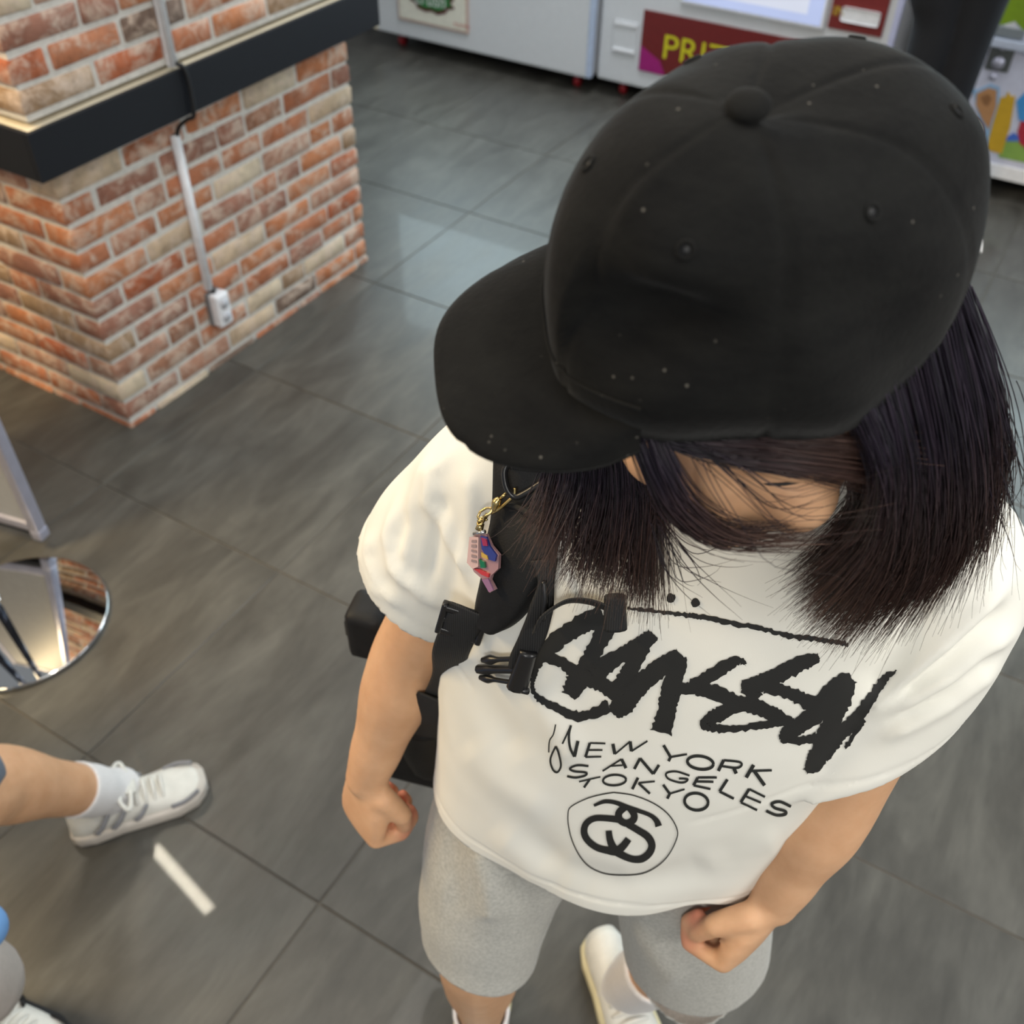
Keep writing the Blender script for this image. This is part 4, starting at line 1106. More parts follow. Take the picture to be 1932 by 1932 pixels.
# ladder buckle and webbing to the bag
bkc = off_shirt(897, 1163, .014); ax0 = (A(866, 1185, .56) - A(905, 1120, .56)).normalized()
e1 = (off_shirt(885, 1195, .014) - off_shirt(905, 1128, .014)).normalized(); nn_ = (CAMP - bkc).normalized(); e2 = nn_.cross(e1).normalized(); nn_ = e1.cross(e2)
for k, (d_, w_, h_) in enumerate(((-.013, .034, .007), (0, .034, .006), (.013, .036, .006))):
    b_ = box_bm(bkc + e1 * d_, (e2, e1, nn_), (w_, .006, h_), .002, 2); from_bm('ladder_buckle_bar', b_, MAT['buckle'], bag)
for s_ in (-1, 1):
    from_bm('ladder_buckle_side', box_bm(bkc + e2 * (.0165 * s_), (e2, e1, nn_), (.005, .034, .007), .002, 2), MAT['buckle'], bag)
wp = [bkc + nn_ * .002 - e1 * .02, bkc + nn_ * .003, off_shirt(872, 1222, .012), A(845, 1280, .545), A(818, 1335, .585), A(802, 1380, .64), A(802, 1405, .69)]
V, Fc = tube(wp, .0150, 10, 40, flat=(1, .10), side=Vector((1, -.25, .25))); from_py('lower_webbing', V, Fc, MAT['web'], bag)
V, Fc = tube([A(822, 1318, .562), A(808, 1342, .566), A(797, 1362, .575)], .0185, 8, 12, flat=(1, .10), side=Vector((1, -.25, .25))); from_py('webbing_end', V, Fc, MAT['web'], bag)
V, Fc = tube([A(798, 1380, .66), A(806, 1420, .69), A(826, 1450, .71)], [.02, .032, .034], 12, 14, flat=(1, .5), side=X); from_py('strap_anchor', V, Fc, MAT['nylon'], bag)
# chest strap with dangling clip
cs = [off_shirt(1040, 1050, .012), off_shirt(1046, 1090, .014), off_shirt(1036, 1140, .014), off_shirt(1020, 1185, .012), off_shirt(1000, 1225, .010), off_shirt(992, 1250, .009)]
V, Fc = tube(cs, [.010, .006, .009, .010, .010, .009], 8, 40, flat=(1, .14), side=X); from_py('chest_strap', V, Fc, MAT['web'], bag)
cs = [off_shirt(1030, 1165, .016), off_shirt(1048, 1140, .018), off_shirt(1080, 1124, .012), off_shirt(1120, 1126, .010), off_shirt(1160, 1140, .010)]
V, Fc = tube(cs, .0090, 8, 40, flat=(1, .16), side=[Vector((.1, -.5, .8))] * 41); from_py('chest_strap_tail', V, Fc, MAT['web'], bag)
V, Fc = tube([off_shirt(1168, 1112, .013), off_shirt(1168, 1175, .011)], [.0075, .0085], 10, 8, flat=(1, .5), side=X); from_py('strap_keeper', V, Fc, MAT['web'], bag)
V, Fc = tube([off_shirt(1046, 1085, .018), off_shirt(1050, 1118, .019), off_shirt(1044, 1150, .018)], .0018, 6, 10); from_py('elastic_loop', V, Fc, MAT['buckle'], bag)
clip = from_py('release_clip', *tube([off_shirt(1012, 1215, .012), off_shirt(990, 1283, .011)], [.010, .012], 10, 10, flat=(.7, .45), side=X), MAT['buckle'], bag)
for a, b, r_ in (((1000, 1228), (926, 1232), .0026), ((996, 1248), (918, 1248), .0044), ((990, 1274), (924, 1266), .0026)):
    p0 = off_shirt(*a, .011); p1 = off_shirt(*b, .010)
    V, Fc = tube([p0, p0.lerp(p1, .55), p0.lerp(p1, .8), p1], [r_ * .8, r_ * .8, r_ * 1.55 if r_ < .004 else r_, r_ * .9], 8, 14); from_py('clip_prong', V, Fc, MAT['buckle'], clip)
V, Fc = tube([off_shirt(978, 1284, .010), off_shirt(1008, 1290, .010)], .0028, 8); from_py('clip_bar', V, Fc, MAT['buckle'], clip)

# ---- key charm on the D-ring -----------------------------------------
m = N('gold_metal'); m.l(m.ramp(m.noise(m.coord(), 80, 2), [(.3, srgb(196, 168, 104)), (.7, srgb(226, 204, 150))]), m.b.inputs['Base Color']); m.set(Metallic=1.0, Roughness=.25); MAT['gold'] = m.m
kc = empty('key_charm', off_shirt(945, 1100, .014)); tag(kc, 'colourful flat key charm on a gold chain hanging from the backpack strap', 'key charm')
G = lambda x, y, d=.020: off_shirt(x, y, d)
V, Fc = tube([G(948, 952), G(960, 945), G(975, 933), G(984, 920), G(983, 908)], .0013, 8, 24); from_py('clasp_hook', V, Fc, MAT['gold'], kc)
V, Fc = tube([G(950, 945), G(953, 932), G(958, 924)], [.0022, .0035, .002], 8, 10); from_py('clasp_body', V, Fc, MAT['gold'], kc)
V, Fc = tube([G(957, 926), G(968, 916)], .0011, 6); from_py('clasp_lever', V, Fc, MAT['gold'], kc)
def ringt(cx, cy, rx, ry, r_, d=.021):
    pts = [G(cx + math.cos(a) * rx, cy + math.sin(a) * ry, d + .002 * math.sin(a)) for a in [2 * math.pi * k / 24 for k in range(25)]]
    return tube(pts, r_, 6, cap=False)
V, Fc = ringt(938, 951, 15, 11, .0010); from_py('split_ring', V, Fc, MAT['gold'], kc)
V, Fc = ringt(938, 966, 7, 9, .0010); from_py('chain_link', V, Fc, MAT['gold'], kc)
V, Fc = ringt(940, 978, 5, 8, .0010); from_py('chain_link', V, Fc, MAT['gold'], kc)
V, Fc = tube([G(939, 983), G(938, 997)], [.0026, .0032], 10); from_py('swivel', V, Fc, MAT['gold'], kc)
V, Fc = tube([G(930, 1004), G(948, 1002)], .0016, 8); from_py('charm_cap', V, Fc, plain('silver_cap', (.6, .6, .6), .25, .9), kc)
def plate(name, poly, mat, d0, d1, parent):
    n = len(poly); V = [G(x, y, d1) for x, y in poly] + [G(x, y, d0) for x, y in poly]
    F_ = [tuple(range(n)), tuple(range(2 * n - 1, n - 1, -1))] + [(k, n + k, n + (k + 1) % n, (k + 1) % n) for k in range(n)]
    return from_py(name, V, F_, mat, parent, False)
P_ = lambda r, g, b: plain('charm_colour', srgb(r, g, b), .25, 0, .02)
ac = plate('acrylic_plate', [(922, 1006), (948, 1006), (957, 1024), (970, 1040), (969, 1062), (958, 1074), (955, 1082), (963, 1098), (954, 1103), (942, 1080), (928, 1068), (920, 1048)], plain('clear_pink_acrylic', srgb(168, 130, 132), .12, 0, .02), .016, .019, kc)
plate('lettered_block', [(923, 1008), (940, 1010), (939, 1058), (930, 1062), (921, 1052)], P_(206, 174, 170), .019, .0215, ac)
for k in range(5):
    plate('letter', [(929, 1014 + k * 8), (937, 1015 + k * 8), (937, 1019 + k * 8), (929, 1018 + k * 8)], P_(150, 130, 128), .0215, .0218, ac)
plate('blue_shape', [(942, 1009), (952, 1010), (957, 1024), (968, 1040), (966, 1050), (955, 1046), (944, 1030)], P_(52, 60, 128), .019, .0208, ac)
plate('red_shape', [(945, 1012), (953, 1014), (955, 1024), (947, 1024)], P_(150, 44, 74), .0208, .0218, ac)
plate('yellow_shape', [(944, 1034), (954, 1040), (956, 1046), (945, 1042)], P_(196, 160, 70), .0208, .0216, ac)
plate('green_shape', [(940, 1046), (948, 1050), (950, 1060), (942, 1060)], P_(30, 110, 70), .019, .0208, ac)
plate('red_band', [(930, 1062), (940, 1062), (956, 1070), (955, 1076), (944, 1072)], P_(190, 60, 60), .019, .0206, ac)
plate('purple_tail', [(944, 1080), (954, 1078), (962, 1097), (955, 1101)], P_(150, 110, 140), .019, .0206, ac)
# ================================================================== BACKGROUND MACHINES
def ON(px, py, u):                      # picture point -> (v, z) on the plane at this u
    r = ray(px, py); t = (u - CAMP.dot(D1)) / r.dot(D1); q = CAMP + r * t; return q.dot(D2), q.z
def vbox(name, u0, u1, v0, v1, z0, z1, mat, parent, bev=.004):
    return from_bm(name, box_bm(UV((u0 + u1) / 2, (v0 + v1) / 2, (z0 + z1) / 2), UVZ, (abs(u1 - u0), abs(v1 - v0), abs(z1 - z0)), bev, 2), mat, parent, False)
def vpoly(name, u, pts, mat, parent, th=.002):    # flat printed shape on a front panel, pts in (v, z)
    n = len(pts); V = [UV(u - th, v, z) for v, z in pts] + [UV(u, v, z) for v, z in pts]
    F_ = [tuple(range(n)), tuple(range(2 * n - 1, n - 1, -1))] + [(k, n + k, n + (k + 1) % n, (k + 1) % n) for k in range(n)]
    o = from_py(name, V, F_, mat, parent, False)
    bm = bmesh.new(); bm.from_mesh(o.data); bmesh.ops.recalc_face_normals(bm, faces=bm.faces[:]); bm.to_mesh(o.data); bm.free(); return o
def ppoly(name, u, pix, mat, parent, th=.002): return vpoly(name, u, [ON(x, y, u) for x, y in pix], mat, parent, th)
def prect(u, x0, y0, x1, y1):
    a = ON(x0, y0, u); b = ON(x1, y1, u); return a[0], b[0], a[1], b[1]
def text(name, s, u, v, z, size, mat, parent, sx=1.0, th=.002, shear=0.0):
    cu = bpy.data.curves.new('txt', 'FONT'); cu.body = s; cu.size = size; cu.extrude = 0; cu.shear = shear
    o = bpy.data.objects.new('txt', cu); col.objects.link(o)
    me = bpy.data.meshes.new_from_object(o.evaluated_get(bpy.context.evaluated_depsgraph_get())); bpy.data.objects.remove(o)
    for q in me.vertices: q.co = UV(u - th, v - q.co.x * sx, z + q.co.y)
    me.materials.clear(); me.name = name
    ob = link(name, me, mat); keep(ob, parent); return ob
def caster(parent, u, v, mat):
    root = from_py('caster', *tube([UV(u, v - .012, .028), UV(u, v + .012, .028)], .028, 18), mat, parent)
    vbox('fork', u - .02, u + .03, v - .016, v + .016, .05, .082, MAT['alu'], root, .003)
def glow(name, rgb, st):
    m = N(name); m.l(m.ramp(m.noise(m.coord(), 2.5, 2), [(.3, tuple(x * .9 for x in rgb)), (.7, rgb)]), m.b.inputs['Emission Color']); m.set(Emission_Strength=st, Base_Color=(.02, .02, .02, 1), Roughness=.2); return m.m
MAT['window_glow'] = glow('lit_play_window', srgb(206, 232, 240), 11.0)
MAT['screen'] = glow('bluish_screen', srgb(200, 214, 255), 1.0)
# --- left white machine
U1 = 4.20
def machine(name, u0, v0, v1, zb, top, label, win=True):
    root = empty(name, UV(u0 + .35, (v0 + v1) / 2, 0)); tag(root, label, 'arcade machine')
    vbox('cabinet', u0, u0 + .75, v0, v1, zb, .90, MAT['white_panel'], root, .012)
    for s_ in ((v0, v0 + .05), (v1 - .05, v1)): vbox('corner_post', u0, u0 + .75, *s_, .90, top - .25, MAT['white_panel'], root, .006)
    vbox('back_panel', u0 + .72, u0 + .75, v0 + .05, v1 - .05, .90, top - .25, MAT['white_panel'], root)
    vbox('header', u0, u0 + .75, v0, v1, top - .25, top, MAT['white_panel'], root, .01)
    if win: vbox('lit_window', u0 + .03, u0 + .04, v0 + .05, v1 - .05, .92, top - .27, MAT['window_glow'], root)
    for cv_ in (v0 + .1, v1 - .1):
        for cu_ in (u0 + .09, u0 + .66): caster(root, cu_, cv_, MAT['red'])
    vbox('underside', u0 + .06, u0 + .72, v0 + .03, v1 - .03, zb - .012, zb + .002, MAT['dark_under'], root)
    return root
m1 = machine('prize_machine', U1, 2.045, 3.25, .08, 1.9, 'white prize machine with a framed sticker, beside the brick pillar')
vbox('side_trim', U1 - .006, U1 + .02, 2.036, 2.062, .085, .9, plain('blue_white_trim', srgb(186, 200, 226), .3), m1, .004)
vbox('cream_edge', U1 - .004, U1 + .02, 3.235, 3.262, .085, .9, plain('cream_trim', srgb(226, 214, 186), .5), m1, .004)
a = prect(U1, 752, 25, 884, 60)
v_l = ON(753, 10, U1)[0]; v_r = ON(885, 40, U1)[0]; zb_ = (ON(755, 36, U1)[1] + ON(882, 62, U1)[1]) / 2
fr = vbox('sticker_frame', U1 - .012, U1, v_l, v_r, zb_, zb_ + .30, plain('sticker_frame', srgb(196, 168, 156), .5), m1, .003)
vbox('sticker', U1 - .014, U1 - .004, v_l - .010, v_r + .010, zb_ + .012, zb_ + .29, plain('cream_sticker', srgb(232, 228, 214), .4), m1, .001)
vm_ = (v_l + v_r) / 2
def blob(cv_, cz, rv, rz_, n=20, wob=.12, ph=0): return [(cv_ + math.cos(k * 2 * math.pi / n) * rv * (1 + wob * math.sin(3 * k + ph)), cz + math.sin(k * 2 * math.pi / n) * rz_ * (1 + wob * math.cos(4 * k + ph))) for k in range(n)]
zc = ON(815, 5, U1)[1] + .02
vpoly('red_outline', U1 - .0145, blob(vm_, zc, .125, .062), plain('maroon_print', srgb(96, 40, 44), .5), m1)
vpoly('green_mark', U1 - .017, blob(vm_, zc + .004, .112, .050), plain('green_print', srgb(48, 120, 62), .5), m1)
text('white_lettering', 'crush', U1 - .0195, vm_ + .095, zc - .028, .085, plain('white_print', srgb(225, 230, 225), .5), m1, .95, shear=.2)
text('small_red_lettering', 'PLAYING', U1 - .0145, v_r + .075, zb_ + .028, .022, plain('red_print', srgb(190, 70, 60), .5), m1)
# --- middle white machine with prize panel and screen
U2 = 4.235
vr2 = ON(1672, 112, U2)[0]
m2 = machine('screen_machine', U2, vr2, 2.022, .08, 1.9, 'white prize machine with a lit screen and dark red prize panel behind the black cap')
vbox('side_trim', U2 - .006, U2 + .02, vr2 - .012, vr2 + .012, .085, .9, plain('lavender_trim', srgb(196, 200, 232), .3), m2, .004)
h0 = ON(1160, 35, U2); h1 = ON(1200, 105, U2)
hd = vbox('coin_door', U2 - .006, U2, h0[0], h1[0], h1[1], h0[1], MAT['white_panel'], m2, .008)
for zz_ in (h0[1] - .012, h1[1] + .012): vbox('door_ridge', U2 - .014, U2 - .004, h0[0] - .006, h1[0] + .006, zz_ - .006, zz_ + .006, MAT['white_plastic'], m2, .003)
pv0 = ON(1211, 75, U2)[0]; pz1 = ON(1216, 17, U2)[1]; pz0 = ON(1206, 131, U2)[1]
pv1 = pv0 - .72
pan = vbox('prize_panel', U2 - .008, U2, pv0, pv1, pz0, pz1, plain('dark_red_print', srgb(112, 34, 34), .35), m2, .001)
vpoly('magenta_corner', U2 - .0085, [(pv0 - .002, pz0 + .002), (pv0 - .13, pz0 + .002), (pv0 - .10, pz0 + (pz1 - pz0) * .22), (pv0 - .002, pz0 + (pz1 - pz0) * .42)], plain('magenta_print', srgb(158, 30, 116), .35), m2)
tz = ON(1252, 108, U2)[1]
text('prize_lettering', 'PRIZE', U2 - .009, ON(1250, 90, U2)[0], tz, (ON(1252, 62, U2)[1] - tz) * 1.45, plain('yellow_print', srgb(214, 206, 40), .4), m2, 1.08)
text('prize_lettering_outline', 'OUT', U2 - .009, ON(1292, 118, U2)[0], tz - .085, .085, plain('yellow_print', srgb(214, 206, 40), .4), m2, 1.08)
sv0 = ON(1290, 10, U2)[0]; sv1 = ON(1556, 20, U2)[0]; sz0 = (ON(1540, 47, U2)[1] + ON(1330, 4, U2)[1]) / 2
scn = vbox('screen_bezel', U2 - .02, U2, sv0 + .012, sv1 - .012, sz0 - .012, sz0 + .46, MAT['white_plastic'], m2, .008)
vbox('screen', U2 - .022, U2 - .01, sv0, sv1, sz0, sz0 + .45, MAT['screen'], scn, .002)
vbox('screen_field', U2 - .0225, U2 - .012, sv0 - .06, sv1 + .06, sz0 + .035, sz0 + .40, glow('pale_screen_field', srgb(232, 238, 255), 1.0), scn, .002)
rv0 = ON(1566, 30, U2)[0]; rv1 = ON(1668, 50, U2)[0]; rz0 = ON(1640, 66, U2)[1]
vbox('payment_panel', U2 - .008, U2, rv0, rv1, rz0, rz0 + .36, plain('maroon_panel', srgb(124, 44, 44), .35), m2, .004)
pz = ON(1625, 30, U2)[1]; pvv = ON(1625, 30, U2)[0]
vbox('white_slot', U2 - .012, U2 - .006, pvv + .075, pvv - .075, pz - .026, pz + .026, MAT['white_plastic'], m2, .012)
text('slot_lettering', 'IN', U2 - .009, ON(1572, 25, U2)[0], pz - .012, .05, plain('yellow_print', srgb(206, 180, 60), .4), m2)
# --- right machine with the cartoon landscape
U3 = 4.17
v3 = ON(1772, 170, U3)[0]
m3 = machine('picture_machine', U3, v3 - 1.25, v3, .08, 1.9, 'white machine with a colourful landscape picture at the right edge')
lp = plain('lavender_print', srgb(208, 210, 228), .35)
zl0 = ON(1900, 312, U3)[1]; zl1 = .88
pp = vbox('picture_panel', U3 - .006, U3, v3 - .01, v3 - 1.2, zl0, zl1, lp, m3, .001)
P3 = lambda n_, pix, rgb, th=.002: ppoly(n_, U3 - .0062, pix, plain(n_ + '_print', srgb(*rgb), .35), m3, th)
P3('green_foliage', [(1868, 30), (1880, -20), (1960, -20), (1960, 60), (1930, 56), (1915, 40), (1895, 46), (1868, 48)], (130, 160, 40))
P3('tree_trunk', [(1895, 46), (1915, 40), (1920, 60), (1900, 66)], (214, 214, 218), .003)
P3('blue_outline', [(1797, 138), (1806, 136), (1842, 170), (1868, 158), (1886, 164), (1886, 200), (1876, 272), (1862, 274), (1848, 236), (1838, 178)], (150, 186, 220))
P3('brown_leaf', [(1843, 176), (1866, 165), (1881, 170), (1880, 200), (1866, 244), (1852, 222), (1842, 198)], (190, 140, 96), .004)
P3('leaf_mark', [(1850, 182), (1866, 176), (1872, 186), (1864, 200), (1856, 196)], (150, 106, 70), .005)
P3('yellow_tower', [(1888, 184), (1898, 182), (1902, 172), (1908, 182), (1916, 180), (1906, 240), (1890, 290), (1860, 282), (1874, 230)], (206, 164, 44), .003)
P3('green_grass', [(1888, 268), (1932, 262), (1960, 270), (1960, 312), (1884, 296)], (134, 170, 82), .0025)
P3('blue_flag', [(1918, 190), (1936, 172), (1960, 176), (1960, 240), (1922, 226)], (70, 150, 214), .003)
P3('blue_hill', [(1900, 258), (1912, 250), (1926, 258), (1926, 266), (1898, 266)], (70, 110, 200), .003)
P3('red_figure', [(1920, 248), (1926, 228), (1960, 232), (1960, 300), (1924, 270)], (170, 40, 60), .004)
bc_ = ON(1829, 246, U3)
vpoly('red_ball', U3 - .0062, [(bc_[0] + math.cos(k * .314) * .055, bc_[1] + math.sin(k * .314) * .055) for k in range(20)], plain('ball_red', srgb(110, 34, 34), .35), m3, .003)
vpoly('white_ball_half', U3 - .0093, [(bc_[0] - .004 - math.cos(k * .314 - 1.6) * .044 * (1 if k < 11 else .2), bc_[1] + math.sin(k * .314 - 1.6) * .048) for k in range(11)], plain('ball_white', srgb(220, 222, 214), .35), m3, .002)
vbox('bottom_skirt', U3 - .012, U3, v3, v3 - 1.25, .08, zl0, MAT['white_plastic'], m3, .004)
k0 = ON(1872, 86, U3); k1 = ON(1902, 136, U3)
lk = vbox('lock_plate', U3 - .016, U3 - .004, k0[0], k1[0], k1[1], k0[1], plain('grey_lock_plate', srgb(104, 108, 108), .4, .5), m3, .004)
kc_ = ((k0[0] + k1[0]) / 2, (k0[1] + k1[1]) / 2)
for dz_, r_ in ((.05, .016), (-.01, .022), (-.06, .012)):
    from_py('lock_cylinder', *tube([UV(U3 - .022, kc_[0], kc_[1] + dz_), UV(U3 - .012, kc_[0], kc_[1] + dz_)], r_, 16), MAT['alu'], lk)
s0 = ON(1845, 66, U3); 
vbox('shelf_lip', U3 - .035, U3, s0[0] + .02, v3 - 1.2, s0[1] - .02, s0[1] + .01, plain('pale_lip', srgb(196, 204, 222), .35), m3, .006)
pr0 = ON(1884, 58, U3)
vbox('prize_slot', U3 - .02, U3, pr0[0] + .07, pr0[0] - .09, pr0[1] - .012, pr0[1] + .02, plain('slot_grey', srgb(130, 136, 140), .4), m3, .004)

# ================================================================== SIGN STAND AT THE LEFT EDGE
st = empty('sign_stand', (-1.13, 1.455, 0)); tag(st, 'framed sign on a round mirror-polished steel base at the left edge', 'sign stand')
from_py('round_base', *tube([(-1.13, 1.455, 0.0), (-1.13, 1.455, .002), (-1.13, 1.455, .011), (-1.13, 1.455, .012)], [.198, .2, .2, .197], 72), MAT['chrome'], st)
for p in ((-1.235, 1.545), (-1.275, 1.475)):
    from_py('pole', *tube([(p[0], p[1], .012), (p[0], p[1], 1.5)], .0125, 18), plain('dark_chrome', (.10, .11, .14), .12, .9, 0), st)
    from_py('pole_collar', *tube([(p[0], p[1], .012), (p[0], p[1], .05)], .019, 18), MAT['chrome'], st)
pcn = FLR(80, 1000, .06); pd = Vector((-.95, .31, 0)).normalized(); pn = Vector((pd.y, -pd.x, 0))
if pn.y > 0: pn = -pn
pax = (pd, pn, Z)
from_bm('panel', box_bm(pcn + pd * .25 + Z * .55, pax, (.47, .012, 1.06), .002), plain('grey_sign_back', srgb(176, 178, 182), .5), st, False)
for q, sz in ((pcn + pd * .012 + Z * .55, (.026, .03, 1.1)), (pcn + pd * .488 + Z * .55, (.026, .03, 1.1)), (pcn + pd * .25 + Z * .013, (.5, .028, .026)), (pcn + pd * .25 + Z * 1.087, (.5, .028, .026))):
    from_bm('frame_rail', box_bm(q, pax, sz, .004, 2), MAT['alu'], st)
from_bm('bottom_bracket', box_bm(pcn + pd * .25 - Z * .006, pax, (.46, .024, .012), .002), MAT['black_paint'], st)
from_bm('corner_bracket', box_bm(pcn + pd * .012 - Z * .012 , pax, (.028, .032, .03), .004), MAT['alu'], st)

# ================================================================== OTHER VISITORS (legs in view)
MAT['denim'] = plain('washed_denim', srgb(112, 122, 136), .9, 0, .18, 300, .3)
MAT['blue_cloth'] = plain('light_blue_cloth', srgb(110, 158, 214), .9)
MAT['black_cloth'] = plain('black_trouser_cloth', srgb(22, 24, 30), .85, 0, .1, 120, .2)
MAT['grey_cloth'] = plain('warm_grey_cloth', srgb(178, 170, 164), .9, 0, .05, 120, .2)
def person_root(name, loc, label): r = empty(name, loc); tag(r, label, 'person'); return r
def head_hair(parent, pel, front, mat):
    s = Vector((-front.y, front.x, 0)); V, Fc = ball(pel + Z * .70 - front * .006, 1, (.083, .098, .108), (s, front, Z), 28, 18)
    F2 = [f for f in Fc if not ((sum((V[i] for i in f), Vector()) / 4 - pel).dot(front) > .045 and (sum((V[i] for i in f), Vector()) / 4 - pel).z < .735) and (sum((V[i] for i in f), Vector()) / 4 - pel).z > .62]
    o = from_py('hair', V, F2, mat, parent); solid(o, .006); return o
def simple_body(mb, pel, front, up=1.0):
    s = Vector((-front.y, front.x, 0))
    rings(mb, [(pel + Z * z_, s, front, a_, b_, b_) for z_, a_, b_ in [(-.10, .13, .09), (0, .16, .11), (.12, .145, .10), (.25, .16, .11), (.38, .18, .11), (.45, .14, .08), (.49, .06, .055), (.56, .052, .052)]], 28)
    mb.add(ball(pel + Z * .68 + front * .02, 1, (.075, .092, .115), (s, front, Z), 24, 16)); mb.add(ball(pel + Z * .655 + front * .115, 1, (.012, .018, .016), (s, front, Z)))
    for k in (-1, 1):
        sh = pel + s * (.19 * k) + Z * .40; el = sh + s * (.05 * k) - Z * .27 - front * .02; wr = el - Z * .22 + front * .10
        limb(mb, [sh, el, wr], [.05, .038, .025]); hand(mb, wr, (wr - el).normalized(), -s * k, front, .95)
# A: stepping in from the left, denim shorts, white sock and running shoe
hA = FLR(138, 1572, .0); tA = FLR(392, 1478, .0)
pA = person_root('person', (hA + tA) / 2, 'person stepping in from the left edge in grey denim shorts and white running shoe')
fA = (tA - hA).normalized(); sA = Vector((-fA.y, fA.x, 0))
anA = hA + fA * .075 + Z * .10; knA = FLR(-150, 1470, .47)
toC = (knA - anA); hipA = knA + Vector((-.26, .14, .36)); pelA = hipA + Vector((-.06, .05, .06))
an2 = pelA + Vector((-.24, .10, -pelA.z + .10)); kn2 = (pelA + an2) / 2 + Vector((.06, -.02, 0)); hip2 = pelA + Vector((-.02, .09, -.04))
mbA = MB(); simple_body(mbA, pelA, fA)
limb(mbA, [hipA, knA, anA.lerp(knA, .62), anA.lerp(knA, .28), anA], [.09, .066, .066, .050, .038])
limb(mbA, [hip2, kn2, an2.lerp(kn2, .6), an2], [.085, .056, .055, .035])
meA = remesh(mbA, .006, 5); smooth(meA); attr(meA, 'lip', np.zeros(len(meA.vertices))); attr(meA, 'red', np.zeros(len(meA.vertices)))
o = link('body', meA, MAT['skin']); keep(o, pA)
def cloth(name, parts_, mat, parent, vox=.007, label=None):
    mb = MB()
    for pts, rr in parts_: limb(mb, pts, rr)
    me = remesh(mb, vox, 6); smooth(me); ob = link(name, me, mat); keep(ob, parent)
    if label: ob['label'] = label
    return ob
head_hair(pA, pelA, fA, MAT['hair']); hemA = anA.lerp(knA, .93)
cloth('denim_shorts', [([pelA + Z * .06, pelA - Z * .02], [.165, .16]), ([hipA, knA, hemA], [.115, .092, .090]), ([hip2, kn2], [.112, .085])], MAT['denim'], pA)
cloth('top', [([pelA + Z * .05, pelA + Z * .25, pelA + Z * .38], [.165, .175, .16])], MAT['grey_cloth'], pA)
def trainer(parent, h, t, label, sole='sole_pale', upper='shoe_white', trim='shoe_grey'):
    sh, f, s, L = shoe(parent, h, t, None, wd=.049, mats=(upper, sole, trim), label=label)
    laces(sh, h, f, s, L, .049, MAT['shoe_white'])
    for side_ in (-1, 1):
        for (t0, z0), (t1, z1) in (((.18, .035), (.30, .070)), ((.30, .034), (.42, .068)), ((.46, .034), (.56, .058)), ((.72, .034), (.93, .040))):
            V, Fc = tube([h + f * (L * t0) + s * (side_ * .045) + Z * z0, h + f * (L * (t0 + t1) / 2) + s * (side_ * .0455) + Z * (z0 + z1) / 2, h + f * (L * t1) + s * (side_ * (.036 if t1 < .8 else .034)) + Z * z1], .0065, 6, 8, flat=(1, .5), side=Z)
            from_py('side_overlay', V, Fc, MAT[trim], sh)
    V, Fc = tube([h + f * (L * .38) + Z * .088, h + f * (L * .44) + Z * .094, h + f * (L * .52) + Z * .078], [.016, .018, .014], 10, 10, flat=(1.3, .4), side=s); from_py('tongue', V, Fc, MAT[upper], sh)
    for side_ in (-1, 1):
        c_ = h + f * (L * .47) + Z * .086
        V, Fc = tube([c_, c_ + s * (side_ * .036) + Z * .014 - f * .016, c_ + s * (side_ * .055) + Z * .002 - f * .004, c_ + s * (side_ * .02) + Z * .002 + f * .004, c_], .0042, 7, 18); from_py('lace_bow', V, Fc, MAT['shoe_white'], sh)
    return sh
MAT['sole_pale'] = plain('pale_foam_sole', srgb(212, 204, 194), .6)
trainer(pA, hA, tA, 'white running shoe with grey trim and laces tied in a bow')
upA = (knA - anA).normalized(); sock(pA, anA - upA * .015, upA, .042, .0475, .085)
h2 = an2 - fA * .07; h2.z = 0; trainer(pA, h2, h2 + fA * .275, 'white running shoe on the rear foot'); sock(pA, an2, Z, .043, .046, .06)
# B: standing at the bottom left corner
fB = Vector((.72, -.3, 0)).normalized(); hB = FLR(-70, 1900, .0) - fB * .03
pB = person_root('person', hB, 'person at the bottom left corner in light blue top and pale grey trousers')
anB = hB + fB * .07 + Z * .10; knB = A(-35, 1790, (anB.y) - .0) ; knB = FLR(-75, 1850, .30); pelB = knB + Vector((-.16, -.22, .50)); sB = Vector((-fB.y, fB.x, 0))
mbB = MB(); simple_body(mbB, pelB, fB); hB1 = pelB + sB * .085 - Z * .04; hB2 = pelB - sB * .085 - Z * .04; anB2 = Vector((hB2.x - .02, hB2.y - .05, .10))
limb(mbB, [hB1, knB, anB], [.08, .055, .036]); limb(mbB, [hB2, (hB2 + anB2) / 2, anB2], [.08, .055, .036])
meB = remesh(mbB, .007, 5); smooth(meB); attr(meB, 'lip', np.zeros(len(meB.vertices))); attr(meB, 'red', np.zeros(len(meB.vertices)))
o = link('body', meB, MAT['skin']); keep(o, pB)
head_hair(pB, pelB, fB, MAT['hair'])
cloth('trousers', [([pelB, pelB - Z * .05], [.155, .15]), ([hB1, knB, anB.lerp(knB, .25)], [.105, .068, .060]), ([hB2, (hB2 + anB2) / 2, anB2 + Z * .05], [.105, .07, .06])], MAT['grey_cloth'], pB)
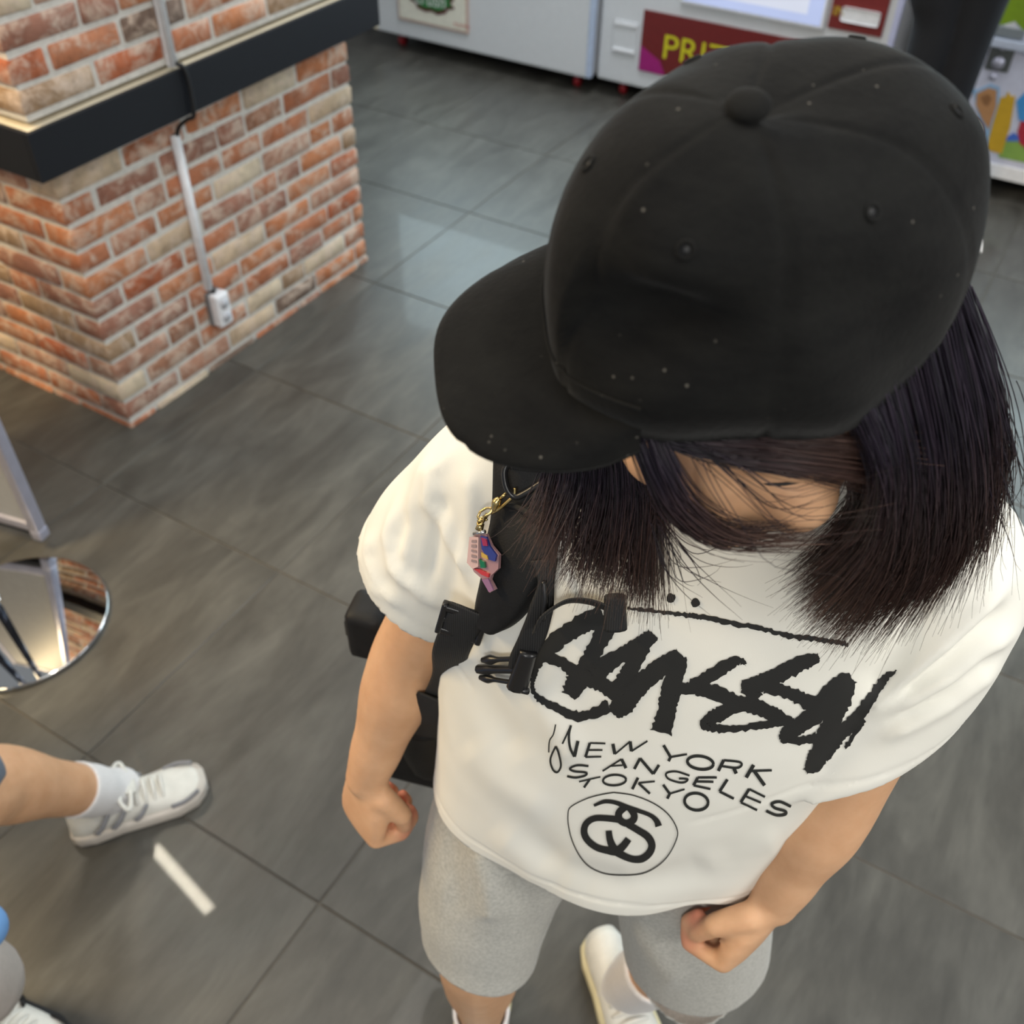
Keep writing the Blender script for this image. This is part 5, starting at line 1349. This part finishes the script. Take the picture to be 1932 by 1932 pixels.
cloth('blue_top', [([pelB - Z * .10, pelB + Z * .2, pelB + Z * .38], [.185, .18, .165]), ([pelB - Z * .05 + fB * .05, FLR(-35, 1752, .44)], [.10, .035])], MAT['blue_cloth'], pB)
MAT['sole_black'] = plain('black_sole', srgb(26, 26, 28), .6)
trainer(pB, hB, hB + fB * .27, 'white sneaker with black sole', 'sole_black', 'shoe_white', 'black_rubber')
h2 = anB2 - fB * .07; h2.z = 0; trainer(pB, h2, h2 + fB * .27, 'white sneaker with black sole on the rear foot', 'sole_black', 'shoe_white', 'black_rubber')
# C: black trousers in front of the machines
YC = 3.55; kC = A(1762, 60, YC); aC = Vector((kC.x - .02, kC.y + .03, .09)); hpC = A(1790, -200, YC + .02)
fC = Vector((.35, .94, 0)).normalized(); sC = Vector((-fC.y, fC.x, 0))
pelC = hpC - sC * .09 + Z * .05; hC2 = pelC - sC * .10 - Z * .05; aC2 = Vector((hC2.x + .02, hC2.y + .10, .09))
pC = person_root('person', Vector((kC.x, kC.y, 0)), 'person in wide black trousers standing before the machines at the upper right')
mbC = MB(); simple_body(mbC, pelC, fC); limb(mbC, [hpC, kC, aC], [.08, .055, .036]); limb(mbC, [hC2, (hC2 + aC2) / 2, aC2], [.08, .055, .036])
meC = remesh(mbC, .008, 5); smooth(meC); attr(meC, 'lip', np.zeros(len(meC.vertices))); attr(meC, 'red', np.zeros(len(meC.vertices)))
o = link('body', meC, MAT['skin']); keep(o, pC)
head_hair(pC, pelC, fC, MAT['hair'])
cloth('wide_trousers', [([pelC + Z * .04, pelC - Z * .04], [.165, .16]), ([hpC, hpC.lerp(kC, .6), kC, aC.lerp(kC, .5), aC + Z * .02], [.11, .095, .072, .066, .066]), ([hC2, (hC2 + aC2) / 2, aC2 + Z * .02], [.11, .08, .066])], MAT['black_cloth'], pC, .008)
cloth('jacket', [([pelC + Z * .02, pelC + Z * .25, pelC + Z * .40], [.17, .18, .16])], MAT['black_cloth'], pC, .008)
for a_ in (aC, aC2):
    h_ = Vector((a_.x, a_.y, 0)) - fC * .07; trainer(pC, h_, h_ + fC * .27, 'black shoe', 'sole_black', 'black_rubber', 'black_rubber')
